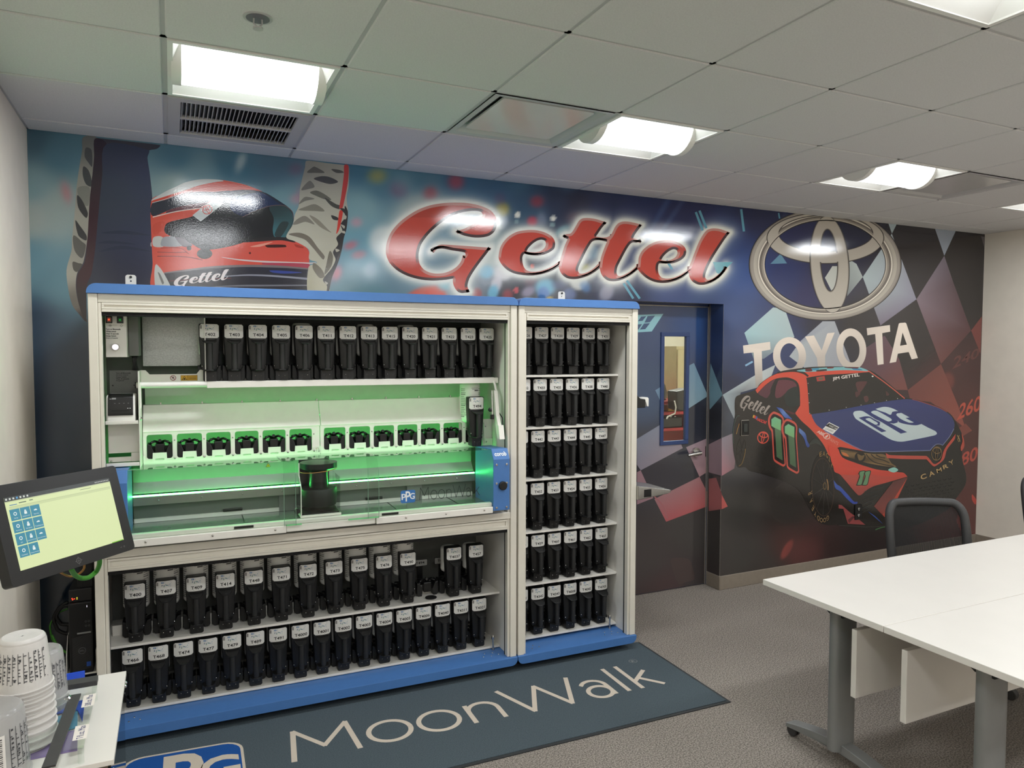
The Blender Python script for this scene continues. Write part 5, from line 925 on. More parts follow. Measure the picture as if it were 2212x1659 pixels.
# printing on the clear hood
def f_ppg(g, mp, white=(230, 234, 236), blue=(52, 112, 178)):
    g.poly2([rrect(0, 0, 1, 1, .14)], lambda a, b: mp(a, b, 0), L_(*blue))
    for s, x0, y0, x1, y1 in (('p', .06, .26, .36, .74), ('P', .33, .12, .66, .92), ('G', .62, .27, .96, .76)):
        tx(g, mp, s, x0, y0, x1, y1, white, 1, bold=.035)
def stroke_word(g, mp_, c, w=.035, off=(0, 0, 0)):
    cnt = [0]
    def mp(x, y): return np.array(mp_(x, y), float)+np.array(off)*cnt[0]
    # thin single-stroke lettering, drawn in units of its own height
    def arc(cx, cy, r, a0, a1, n=20): return [(cx+r*math.cos(math.radians(a)), cy+r*math.sin(math.radians(a))) for a in np.linspace(a0, a1, n)]
    S = [[(0, 0), (0.08, 1), (.52, .32), (.96, 1), (1.04, 0)], arc(1.62, .36, .36, 0, 360, 36), arc(2.5, .36, .36, 0, 360, 36), [(3.08, 0), (3.08, .70)], [(3.08, .4)]+arc(3.36, .42, .28, 180, 0, 14)+[(3.64, 0)],
         [(3.84, 1), (4.2, 0), (4.58, .92), (4.96, 0), (5.32, 1)], [(5.42, .55)]+arc(5.66, .44, .25, 150, 0, 12)+[(5.91, 0)], arc(5.67, .2, .235, 0, 360, 28), [(6.2, 0), (6.2, 1.08)], [(6.5, 0), (6.5, 1.08)], [(6.95, .7), (6.5, .3)], [(6.66, .43), (7.0, 0)]]
    for s in S:
        cnt[0] += 1; P = np.array(s, float); T = np.gradient(P, axis=0); T /= np.linalg.norm(T, axis=1, keepdims=True)+1e-9; Nn = np.stack([-T[:, 1], T[:, 0]], 1)
        if len(P) <= 5 and len(P) > 2:
            for i in range(len(P)-1):
                cnt[0] += 1
                d = P[i+1]-P[i]; L = np.linalg.norm(d); d /= L; n = np.array([-d[1], d[0]])*w; e = d*w*.6
                g.add([mp(*((P[i]-e+n)/[7, 1])), mp(*((P[i]-e-n)/[7, 1])), mp(*((P[i+1]+e-n)/[7, 1])), mp(*((P[i+1]+e+n)/[7, 1]))], [(0, 1, 2, 3)], c)
        else:
            A = P+Nn*w; B = P-Nn*w; n = len(P); g.add([mp(*(p/[7, 1])) for p in A]+[mp(*(p/[7, 1])) for p in B], [(i, i+1, i+1+n, i+n) for i in range(n-1)], c)
g = G(); f_ppg(g, lambda x, y, L=0: (1.353+.076*x, -.0642-.0003*L, 1.012+.064*y)); obj('logo_print', g, M['paper'], HR, col=True)
g = G(); stroke_word(g, lambda x, y: (1.452+.325*x, -.0644, 1.02+.064*y), L_(20, 34, 24), .028, (0, -.00004, 0)); obj('name_print', g, M['paper'], HR, col=True)
# right-hand tilting gripper
g = G(); g.prism([(.2, 1.24), (.2, 1.47), (.24, 1.52), (.44, 1.52), (.44, 1.24)], 1.9, 1.904, 'x'); part('end_plate', g, 'white')
g = G(); g.box(1.79, .29, 1.24, 1.9, .294, 1.52); part('end_backing', g, 'white')
def f_tri(g, mp): tri(g, mp, .5, .48, .5, (40, 34, 20)); tri(g, mp, .5, .46, .4, (206, 156, 40), 1)
g = G(); g.box(1.862, .286, 1.415, 1.888, .2895, 1.452); part('green_window', g, 'ledhide', bv=0)
decal('hazard_label', CABL, 1.872, .289, 1.345, .024, .024, f_tri, 'paper')
g = G(); g.prism([(.02, 1.34), (.06, 1.42), (.075, 1.5), (.09, 1.56), (.105, 1.56), (.095, 1.48), (.085, 1.4), (.05, 1.3), (.03, 1.3)], 1.925, 1.945, 'x'); part('tilt_arm', g, 'white')
g = G(); g.tube([(1.95, .165, 1.617), (1.952, .14, 1.58), (1.94, .1, 1.555)], .007, 8); part('tube_hook', g, 'white', bv=0, smooth=60)
g = G(); g.tube([(1.915, .1, 1.56), (1.91, .08, 1.43)], .005, 8); part('gas_strut', g, 'steel', bv=0)
g = G(); g.cyl((1.905, .07, 1.43), (1.905, .07, 1.405), .011, n=14).ball((1.9, .09, 1.455), .012, 10); part('strut_end', g, 'black', bv=0)
g = G(); g.prism([(.0, 1.30), (.03, 1.30), (.05, 1.375), (.02, 1.375)], 1.92, 1.95, 'x'); part('tilt_foot', g, 'white')
g = G(); g.tube([(1.955, .1, 1.44), (1.965, .07, 1.41), (1.96, .05, 1.37)], .003, 6); part('cable', g, 'black', bv=0)
# side-mounted holder and metal tray beside the right cabinet
t = thing('side_holder', 'black holder with white paddle on the narrow cabinet side, upper one', 'holder', L2W(2.798, .1, 1.44), CA)
g = G(); g.prism([(0, 0), (.085, 0), (.085, .05), (.05, .055), (.0, .1)], -.06, .06, 'y'); obj('body', g, M['black'], t, bevel=.004); g = G(); g.prism([(.06, .056), (.122, .06), (.128, .052), (.128, .004), (.118, .004), (.1, .046)], -.03, .03, 'y'); obj('paddle', g, M['bottle'], t, bevel=.003); g = G(); g.box(0, -.02, -.07, .045, .02, -.06); obj('clip', g, M['black'], t)
t = thing('metal_tray', 'shiny metal tray fixed to the narrow cabinet side near the door lever', 'tray', L2W(2.798, .1, .9), CA)
g = G(); g.prism([(0, 0), (.2, .022), (.232, .03), (.232, .044), (.2, .05), (0, .085)], -.12, .12, 'y'); obj('pan', g, M['steel'], t, bevel=.008, seg=3); g = G(); g.box(.04, -.1215, .015, .09, -.12, .06); obj('slot', g, M['blacks'], t)
# ================================================================ tinter dispensers and their clamps
def cover_mesh():
    g = G(); zs = [.050, .058, .068, .085, .12, .17, .2, .205, .272, .277]; hw = [.030, .033, .039, .040, .0415, .044, .046, .046, .046, .043]; n = 8
    for z, w in zip(zs, hw):
        for k in range(n+1): x = -1+2*k/n; g.v.append((x*w, -.004+.012*x*x, z))
        g.v.append((w, .05, z)); g.v.append((-w, .05, z))
    m = n+3; g.c = [(1, 1, 1)]*len(g.v)
    for j in range(len(zs)-1):
        for k in range(m): g.f.append((j*m+k, j*m+(k+1) % m, (j+1)*m+(k+1) % m, (j+1)*m+k))
    g.f.append(tuple(reversed(range(m)))); g.f.append(tuple(range((len(zs)-1)*m, len(zs)*m))); g.mi = [0]*len(g.f)
    return g
def bend(x, z, L=0): return (x, -.0049-.0003*L+.012*(x/.046)**2, z)
LABW, LABZ0, LABZ1 = .0425, .208, .2745
def label_mesh():
    g = G(); o = rrect(-LABW, LABZ0, LABW, LABZ1, .007, 4); c = L_(226, 224, 219); n = 12
    # strips keep the label on the curve
    for k in range(n):
        x0 = -LABW+2*LABW*k/n; x1 = x0+2*LABW/n
        def ext(x): d = max(0, abs(x)-(LABW-.007)); return .007-math.sqrt(max(0, .007**2-d*d))
        g.quad(bend(x0, LABZ0+ext(x0)), bend(x1, LABZ0+ext(x1)), bend(x1, LABZ1-ext(x1)), bend(x0, LABZ1-ext(x0)), c)
    return g
def print_mesh():
    g = G(); R = random.Random(3)
    def q(x0, z0, x1, z1, c): g.quad(bend(x0, z0, 1), bend(x1, z0, 1), bend(x1, z1, 1), bend(x0, z1, 1), L_(*c))
    for i in range(9): q(-.041, .252+.0019*i, -.0325, .2532+.0019*i+(.0004 if i % 3 else 0), (110, 105, 102))
    q(-.020, .263, -.009, .2705, (70, 112, 160)); q(-.017, .265, -.012, .2685, (200, 210, 220))
    for i in range(3): q(-.006, .2635+i*.0024, .024-.004*(i == 2), .2648+i*.0024, (120, 140, 165))
    for i in range(20):
        x = -.018+.042*R.random(); z = .2455+.0125*R.random(); r = .0009+.0008*R.random(); c = R.choice([(40, 80, 110), (60, 140, 170), (40, 60, 80), (110, 160, 120), (70, 110, 170)])
        q(x-r, z-r, x+r, z+r, c)
    for i in range(7): x = -.016+.0057*i; q(x, .2505+.003*(i % 2), x+.0045, .2512+.003*(i % 2), (130, 150, 165))
    q(-.012, .2125, .012, .2138, (70, 68, 66)); q(-.04, .211, -.033, .2118, (130, 128, 126))
    return g
def code_mesh(s):
    g = G(); a = text2d(s)[2]; h = .0152; w = min(.066, h*a*1.12); put_text(g, s, lambda x, y: bend(.002+(x-.5)*w, .2175+h*y, 1.4), L_(24, 23, 24), bold=.035); return g
COVER = None
def first_bottle(kind):
    r, ztop, zbot = {'big': (.0575, .352, .13), 'mid': (.047, .289, .12), 'low': (.046, .262, .12)}[kind]
    t = bpy.data.objects.new('tinter_dispenser', None); COL.objects.link(t); t.empty_display_size = .03; t['category'] = 'paint dispenser'
    cy = .052+r; H = ztop-zbot; g = G(); e = .016/H
    g.lathe([(r*.72, 0), (r*.9, e*.35), (r, e), (r, 1-e), (r*.97, 1-e*.55), (r*.85, 1-e*.12), (r*.7, 1)], (0, cy, zbot), (0, cy, ztop), 28); bt = obj('bottle', g, M['bottle'], t, smooth=50, label='white plastic bottle behind the black front')
    g = G(); c = L_(150, 148, 144)
    if kind == 'big':
        for side in (-1, 1):
            for i in range(20):
                z = zbot+.03+i*.0104
                if z > ztop-.03: break
                a0, a1 = ((-2.95, -2.25) if side < 0 else (-.95, -.35)); Rr = random.Random(i*3+side); a1 = a0+(a1-a0)*(.6+.4*Rr.random()); n = 5; pts = [(r+.0006, a0+(a1-a0)*k/n) for k in range(n+1)]
                v = [(q*math.cos(a), cy+q*math.sin(a), zz) for zz in (z, z+(.0035 if i % 6 else .006)) for q, a in pts]; g.add(v, [(k, k+1, k+n+2, k+n+1) for k in range(n)], c)
        for i, (a0, a1) in enumerate(((-1.75, -1.05), (-1.7, -1.05), (-1.45, -1.0))):
            z = ztop-.03-.008*i; n = 5; v = [((r+.0006)*math.cos(a0+(a1-a0)*k/n), cy+(r+.0006)*math.sin(a0+(a1-a0)*k/n), zz) for zz in (z, z+.002+.004*(i == 2)) for k in range(n+1)]; g.add(v, [(k, k+1, k+n+2, k+n+1) for k in range(n)], L_(90, 88, 88))
        obj('bottle_print', g, M['paper'], bt, col=True)
    cv = obj('cover', cover_mesh(), M['black'], t, bevel=.003, smooth=45, label='black moulded front cover')
    g = G(); w = .030; g.prism([(-w, .006), (-w+.005, 0), (w-.005, 0), (w, .006), (w, .051), (-w, .051)], .0, .06, 'y'); ft = obj('spout_block', g, M['black'], t, bevel=.003)
    g = G(); g.cyl((0, .0002, .012), (0, -.0022, .012), .0062, n=14); obj('outlet', g, M['blacks'], ft)
    g = G(); g.ball((-.014, 0, .026), .0022, 8).ball((.014, 0, .026), .0022, 8); obj('pins', g, M['steel'], ft)
    g = G(); g.tube([(-.030, -.001, .201), (-.029, -.02, .194), (-.018, -.042, .186), (0, -.048, .184), (.018, -.042, .186), (.029, -.02, .194), (.030, -.001, .201)], .0028, 8)
    tg = [(-.028, 0), (-.027, -.02), (-.017, -.041), (0, -.047), (.017, -.041), (.027, -.02), (.028, 0)]; g.add([(x, y, .200+y*.33) for x, y in tg]+[(x, y, .197+y*.33) for x, y in tg], [tuple(range(7)), tuple(range(13, 6, -1))]+[(i, (i+1) % 7, (i+1) % 7+7, i+7) for i in range(7)])
    hd = obj('thumb_rest', g, M['black'], t, smooth=40)
    g = G(); g.lathe([(.0125, 0), (.0135, .1), (.0135, .92), (.012, 1)], (0, -.032, .058), (0, -.032, .188), 18); obj('handle', g, mat('handle_plastic', (34, 34, 34), .5, noise=.05, nscale=50), t, smooth=45)
    g = G(); g.prism([(-.029, 0), (-.027, -.02), (-.016, -.044), (0, -.048), (.016, -.044), (.027, -.02), (.029, 0), (.029, .01), (-.029, .01)], .0515, .058, 'z'); obj('lower_flange', g, M['black'], t, bevel=.0015)
    for s in (-1, 1): g = G(); g.ball((s*.0335, .0005, .074), .0032, 8); obj('screw', g, M['steel'], t)
    lb = obj('code_label', label_mesh(), M['label'], t, col=True, label='white printed code label'); obj('label_print', print_mesh(), M['label'], lb, col=True)
    return t
def clamp_first():
    t = bpy.data.objects.new('bottle_clamp', None); COL.objects.link(t); t.empty_display_size = .03; t['category'] = 'bottle clamp'
    g = G(); g.box(-.022, .03, .02, .022, .085, .075).box(-.05, .085, .02, .05, .1, .06); obj('body', g, M['blacks'], t, bevel=.004)
    for s in (-1, 1):
        g = G(); g.prism([(s*.028, .036), (s*.044, .072), (s*.061, .078), (s*.062, .012), (s*.052, 0.0), (s*.033, 0.0)], .028, .105, 'y'); obj('side_wing', g, M['black'], t, bevel=.003)
        g = G(); g.tube([(s*.012, .07, .082), (s*.026, .045, .088), (s*.041, .04, .082), (s*.048, .05, .076), (s*.045, .075, .074)], [.006, .006, .0055, .005, .004], 8); g.tube([(s*.008, .055, .078), (s*.024, .07, .084), (s*.04, .09, .08)], .0045, 8); obj('claw', g, M['blacks'], t, smooth=60)
    g = G(); g.tube([(0, .07, .07), (0, .06, .088), (.0, .045, .09)], .008, 8); obj('hinge', g, M['black'], t, smooth=60)
    return t
KINDS = {k: None for k in ('big', 'mid', 'low')}; CL = [None]; TXT = {}
def place(code, kind, u, z, v=.17, label='', group=''):
    if KINDS[kind] is None: KINDS[kind] = t = first_bottle(kind)
    else: t = dup(KINDS[kind])
    for c in list(t.children):
        if c.name.startswith('code_label'):
            for q in list(c.children):
                if q.name.startswith('lettering'): bpy.data.objects.remove(q)
            obj('lettering', code_mesh(code), M['label'], c, col=True)
    t.location = [float(x) for x in L2W(u, v, z)]; t.rotation_euler = (0, 0, CA); t['label'] = label; t['group'] = group
def clamp(u, z, v, label, group, sx=1.0):
    if CL[0] is None: CL[0] = t = clamp_first()
    else: t = dup(CL[0])
    t.location = [float(x) for x in L2W(u, v, z)]; t.rotation_euler = (0, 0, CA); t['label'] = label; t['group'] = group; t.scale = (sx, 1, 1)
ROW1 = 'T402 T403 T404 T405 T406 T411 T412 T413 T415 T420 T421 T422 T423 T425'.split()
for i, c in enumerate(ROW1): place(c, 'mid' if c in ('T406', 'T413', 'T420') else 'low', .484+.11*i, 1.6295, .17, f'black dispenser labelled {c} in the top row of the wide cabinet', 'dispensers in the top row')
LOW1 = 'T400 T407 T409 T414 T448 T471 T472 T473 T475 T476 T490 - T4037 T457'.split()
for i, c in enumerate(LOW1):
    u = .1432+.1313*i
    if c != '-': place(c, 'low' if c in ('T4037', 'T457') else 'big', u, .4135, .17, f'black dispenser labelled {c} on the middle shelf, '+('small one at its right end' if c[:3] in ('T45',) or c == 'T4037' else 'tall white bottle behind'), 'dispensers on the middle shelf')
    clamp(u, .4135, .215, (f'black clamp holding dispenser {c} on the middle shelf' if c != '-' else 'empty black clamp in the gap beside dispenser T490, lower middle shelf'), 'clamps on the middle shelf')
LOW2 = 'T466 T468 T474 T477 T479 T489 T491 T4000 T4001 T4002 T4003 T4004 T4005 T4006 T4040 T4311 T4321'.split()
for i, c in enumerate(LOW2): place(c, 'mid' if c in ('T474', 'T477', 'T479', 'T491') else 'low', .1273+.10886*i, .1055, .17, f'black dispenser labelled {c} in the bottom row of the wide cabinet', 'dispensers in the bottom row')
RT = [('T426 T427 T4281 T429 T430 T431', 1.6405, 2.152, .1036), ('T432 T433 T435 T436 T438 T440', 1.3405, 2.142, .1056), ('T441 T442 T443 T444 T445 T447', 1.0415, 2.128, .1062), ('T451 T452 T453 T454 T455 T456', .7365, 2.125, .1073), ('T458 T459 T460 T461 T462 T465', .4315, 2.130, .1073), ('T4341 T4342 T4343 T4008 T4042 T4705', .1185, 2.130, .1073)]
NM = ['first', 'second', 'third', 'fourth', 'fifth', 'sixth']
CAPS = set('T432 T435 T438 T443 T444 T447 T453 T454 T456 T459 T460 T462'.split())
for j, (cs, z, u0, du) in enumerate(RT):
    for i, c in enumerate(cs.split()): place(c, 'mid' if c in CAPS else 'low', u0+du*i, z, .17, f'black dispenser labelled {c} on the {NM[j]} shelf of the narrow cabinet', 'dispensers in the narrow cabinet')
place('T494', 'big', 1.852, 1.2455, .17, 'black dispenser labelled T494 with tall white bottle standing in the lit row', 'dispenser in the lit row')
ORD = ['first', 'second', 'third', 'fourth', 'fifth', 'sixth', 'seventh', 'eighth', 'ninth', 'tenth', 'eleventh', 'twelfth']
for i, u in enumerate(WU): clamp(u, 1.252, .245 if i < 12 else .25, (f'empty black clamp in the {ORD[i]} green window from the left' if i < 12 else 'black clamp behind dispenser T494 in the last green window'), 'clamps in the green lit windows', .9)
for i, c in enumerate(ROW1): clamp(.484+.11*i, 1.6295, .205, f'black clamp behind dispenser {c} in the top row', 'clamps in the top row', .86)
for i, c in enumerate(LOW2): clamp(.1273+.10886*i, .1055, .205, f'black clamp behind dispenser {c} in the bottom row', 'clamps in the bottom row', .86)
for j, (cs, z, u0, du) in enumerate(RT):
    for i, c in enumerate(cs.split()): clamp(u0+du*i, z, .205, f'black clamp behind dispenser {c}, {NM[j]} shelf of the narrow cabinet', 'clamps in the narrow cabinet', .83)
# place tags behind the gap on the middle shelf
for i, (c, s) in enumerate((('T494', 'small T494 place tag above the empty clamp on the middle shelf'), ('T4037', 'small place tag half hidden behind dispenser T4037'), ('T457', 'small place tag almost hidden behind dispenser T457'))):
    u = .1432+.1313*(11+i); t = thing('place_tag', s, 'tag', L2W(u, .39, .4135), CA, 'place tags on the middle shelf')
    g = G(); g.prism(rrect(-.045, .125, .045, .165, .005), 0, .004, 'y'); obj('plate', g, M['blacks'], t); g = G(); g.poly2([rrect(-.0425, .1275, .0425, .1625, .004)], lambda a, b: (a, -.0005, b), L_(178, 178, 174)); put_text(g, c, lambda x, y: (-.026+.052*x, -.0009, .138+.015*y), L_(28, 28, 28), bold=.03); obj('lettering', g, M['paper'], t, col=True)
    g = G(); g.box(-.015, .001, 0, .015, .02, .126); obj('stem', g, M['blacks'], t)
p = L2W(.1432+.1313*11+.005, .2, .4135); t = G(); t.lathe([(.03, 0), (.032, .3), (.032, .8), (.03, 1)], (0, 0, .0002), (0, 0, .006), 24); o = obj('rubber_disc', t, M['black'], smooth=40); o.location = [float(x) for x in p]; tag(o, 'flat black disc lying in the gap on the middle shelf', 'disc')
# ================================================================ floor mat
t = thing('floor_mat', 'long dark grey floor mat with pale lettering in front of the cabinets', 'mat', L2W(0, 0, 0), CA)
g = G(); g.box(-.1, -.735, .0005, 2.86, .07, .0075); obj('pile', g, M['mat'], t); g = G(); g.box(-.1, -.752, .0005, 2.876, -.736, .0045).box(2.861, -.736, .0005, 2.876, .07, .0045); obj('rubber_edge', g, pmat('rubber_edge', (46, 48, 50), .8), t)
fm = mat('mat_lettering', (200, 186, 172), .97, col=True, bump=.6, bscale=260, bdist=.003, spec=.05)
a0, a1, b0, b1 = np.array([.7804, -.423]), np.array([2.684, -.4575]), np.array([.7827, -.172]), np.array([2.684, -.195])
def mm(x, y): p = (a0*(1-x)+a1*x)*(1-y)+(b0*(1-x)+b1*x)*y; return (p[0], p[1], .0079)
g = G(); stroke_word(g, mm, L_(206, 193, 178), .045, (0, 0, .00004)); obj('name_lettering', g, fm, t, col=True)
g = G(); cc = (2.684, -.152); g.poly2([[(cc[0]+.025*math.cos(q), cc[1]+.022*math.sin(q)) for q in np.linspace(0, 2*PI, 24, endpoint=False)], [(cc[0]+.023*math.cos(q), cc[1]+.02*math.sin(q)) for q in np.linspace(0, 2*PI, 24, endpoint=False)]], lambda x, y: (x, y, .0079), L_(150, 150, 148)); put_text(g, 'R', lambda x, y: (cc[0]-.01+.02*x, cc[1]-.01+.02*y, .0079), L_(150, 150, 148)); obj('registered_mark', g, fm, t, col=True)
lg = lambda x, y, L=0: (.105+.48*x, -.565+.435*y-.03*(x-.4)*(y > .5), .0078+.0002*L)
g = G(); g.poly2([rrect(0, 0, 1, 1, .17)], lambda a, b: lg(a, b, 0), L_(204, 192, 176)); g.poly2([rrect(.025, .028, .975, .972, .15)], lambda a, b: lg(a, b, 1), L_(38, 84, 152))
for s, x0, y0, x1, y1 in (('p', .06, .26, .36, .74), ('P', .33, .12, .66, .92), ('G', .62, .27, .96, .76)): put_text(g, s, lambda x, y: lg(x0+(x1-x0)*x, y0+(y1-y0)*y, 2), L_(204, 192, 176), bold=.04)
obj('logo', g, fm, t, col=True)
# ================================================================ white training tables on wheeled T legs
def table(y0, y1, label):
    x0, x1, z = 2.426, 4.62, .74; t = thing('table', label, 'table', (x0, (y0+y1)/2, 0), 0, 'white flip top tables'); L = x1-x0; h = (y1-y0)/2
    g = G(); g.box(0, -h, z-.026, L, h, z); obj('table_top', g, M['table'], t, bevel=.002)
    for x in (.155, L-.155):
        g = G(); n = 20; g.prism([(x+.066*math.copysign(abs(math.cos(q))**.7, math.cos(q)), .03*math.copysign(abs(math.sin(q))**.7, math.sin(q))) for q in np.linspace(0, 2*PI, n, endpoint=False)], .075, z-.06, 'z'); obj('column', g, M['tleg'], t, smooth=40)
        g = G(); ys = np.linspace(-h+.03, h-.03, 15); top = [(y, .105-.055*(abs(y)/h)**1.6) for y in ys]; bot = [(y, .062-.025*(abs(y)/h)**1.6) for y in ys[::-1]]; g.prism(top+bot, x-.03, x+.03, 'x'); obj('foot', g, M['tleg'], t, bevel=.008, seg=3)
        for s in (-1, 1):
            y = s*(h-.05); g = G(); g.cyl((x-.016, y, .027), (x-.004, y, .027), .0262, n=22).cyl((x+.004, y, .027), (x+.016, y, .027), .0262, n=22); w = obj('caster', g, M['chair'], t, bevel=.003); g = G(); g.box(x-.0035, y-.012, .02, x+.0035, y+.012, .05); obj('fork', g, M['black'], w)
        g = G(); g.box(x-.03, -h+.07, z-.048, x+.03, h-.07, z-.0265).prism([(-.09, z-.048), (.09, z-.048), (.035, z-.085), (-.035, z-.085)], x-.045, x+.045, 'x'); obj('bracket', g, M['blacks'], t, bevel=.004)
    return t, h, L
TA, hA, LT = table(-2.3215, -1.7024, 'white table nearest the mural, two in one row, chair tucked behind')
TB, hB, _ = table(-2.944, -2.3245, 'white table nearer the viewer with a hanging board under its top')
for T, yw, yc in ((TA, -2.15, -2.012), (TB, -2.372, -2.634)):
    y = yw-yc; g = G(); g.box(.055, y-.012, .375, LT-.08, y+.012, .655); obj('modesty_panel', g, M['table'], T, bevel=.002)
    for x in (.3, LT-.3): g = G(); g.box(x-.02, y-.02, .655, x+.02, y+.02, .714); obj('panel_hinge', g, M['blacks'], T)
g = G(); g.ball((.62, -2.372-.0125+2.634, .40), .005, 8); obj('panel_screw', g, M['steel'], TB)
# ================================================================ mesh task chairs
mm_ = bpy.data.materials.new('chair_back_mesh'); mm_.use_nodes = True; nt = mm_.node_tree; bs = nt.nodes['Principled BSDF']; bs.inputs['Base Color'].default_value = (.012, .012, .012, 1); bs.inputs['Roughness'].default_value = .8
tc = node(nt, 'ShaderNodeTexCoord'); sx = node(nt, 'ShaderNodeSeparateXYZ'); nt.links.new(tc.outputs['Object'], sx.inputs[0])
mu = node(nt, 'ShaderNodeMath', operation='MULTIPLY'); mu.inputs[1].default_value = 1/.0058; nt.links.new(sx.outputs['X'], mu.inputs[0]); frn = node(nt, 'ShaderNodeMath', operation='FRACT'); nt.links.new(mu.outputs[0], frn.inputs[0]); gt = node(nt, 'ShaderNodeMath', operation='GREATER_THAN'); gt.inputs[1].default_value = .8; nt.links.new(frn.outputs[0], gt.inputs[0])
tr = node(nt, 'ShaderNodeBsdfTransparent'); mx = node(nt, 'ShaderNodeMixShader'); nt.links.new(gt.outputs[0], mx.inputs[0]); nt.links.new(bs.outputs[0], mx.inputs[1]); nt.links.new(tr.outputs[0], mx.inputs[2]); nt.links.new(mx.outputs[0], nt.nodes['Material Output'].inputs[0])
def chair(x, y, rz, label):
    t = thing('office_chair', label, 'chair', (x, y, 0), rz, 'mesh office chairs at the tables')
    # seen from its front the chair faces -y; back rest at the far side (+y)
    def bk(s, u): # s across (-1..1), u up (0..1)
        return (s*(.205+.025*math.sin(u*PI*.75))*(1-.05*u), .02+.055*(1-s*s)-.05*u*(1-u)+.07*u, .46+.44*u)
    loop = [(-1+.0*q, u) for q, u in ()]
    pts = []
    r = .22
    for (cx, cy, a) in ((1-r, 1-r*.8, 0), (-1+r, 1-r*.8, 90), (-1+r, r*.8, 180), (1-r, r*.8, 270)):
        for k in range(9): q = math.radians(a+90*k/8); pts.append((cx+r*math.cos(q), cy+r*.8*math.sin(q)))
    full = []
    for i in range(len(pts)):
        a, b = np.array(pts[i]), np.array(pts[(i+1) % len(pts)]); m = 6 if np.linalg.norm(a-b) > .2 else 1
        for k in range(m): full.append(tuple(a+(b-a)*k/m))
    g = G(); g.tube([bk(*p) for p in full], .024, 10, closed=True); obj('back_frame', g, M['chair'], t, smooth=60)
    g = G(); n = 14; k = 12; v = [bk(-.97+1.94*i/n, .03+.945*j/k) for j in range(k+1) for i in range(n+1)]; v2 = [(a, b+.0, c) for a, b, c in v]
    # trim mesh to the rounded frame
    v = []
    for j in range(k+1):
        u = .03+.945*j/k; e = min(u, 1-u); cut = 1-(.22-math.sqrt(max(0, .22**2-((.176-e)*.22/.176)**2)) if e < .176 else 0)
        for i in range(n+1): v.append(bk((-1+2*i/n)*cut*.97, u))
    g.add(v, [(j*(n+1)+i, j*(n+1)+i+1, (j+1)*(n+1)+i+1, (j+1)*(n+1)+i) for j in range(k) for i in range(n)]); obj('back_mesh', g, mm_, t, smooth=60)
    g = G(); g.tube([bk(-.95, .3), bk(-.6, .24), bk(0, .22), bk(.6, .24), bk(.95, .3)], [.018, .024, .026, .024, .018], 10); obj('lumbar_bar', g, M['black'], t, smooth=60)
    g = G(); g.prism(rrect(-.23, -.44, .23, .0, .07), .41, .47, 'z'); obj('seat', g, M['black'], t, bevel=.02, seg=3)
    g = G(); g.tube([(0, -.05, .40), (0, .06, .40), (0, .085, .46), (0, .075, .6)], .022, 10); obj('back_post', g, M['black'], t, smooth=60)
    g = G(); g.cyl((0, -.22, .08), (0, -.22, .4), .026, n=18).box(-.09, -.3, .385, .09, -.12, .409); obj('gas_column', g, M['black'], t)
    g = G()
    for q in range(5): a = 2*PI*q/5+.3; g.tube([(0, -.22, .1), (.14*math.cos(a), -.22+.14*math.sin(a), .095), (.27*math.cos(a), -.22+.27*math.sin(a), .07)], [.026, .022, .016], 8)
    obj('star_base', g, M['black'], t, smooth=60)
    for q in range(5): a = 2*PI*q/5+.3; c = (.27*math.cos(a), -.22+.27*math.sin(a)); g = G(); d = (math.sin(a)*.02, -math.cos(a)*.02); g.cyl((c[0]-d[0], c[1]-d[1], .029), (c[0]+d[0], c[1]+d[1], .029), .0285, n=18); obj('caster', g, M['chair'], t, bevel=.004)
    return t
chair(3.90, -1.50, -.42, 'black mesh office chair behind the white table under the printed car')
chair(5.43, -1.35, -.30, 'black mesh office chair cut off by the right frame of the photo')
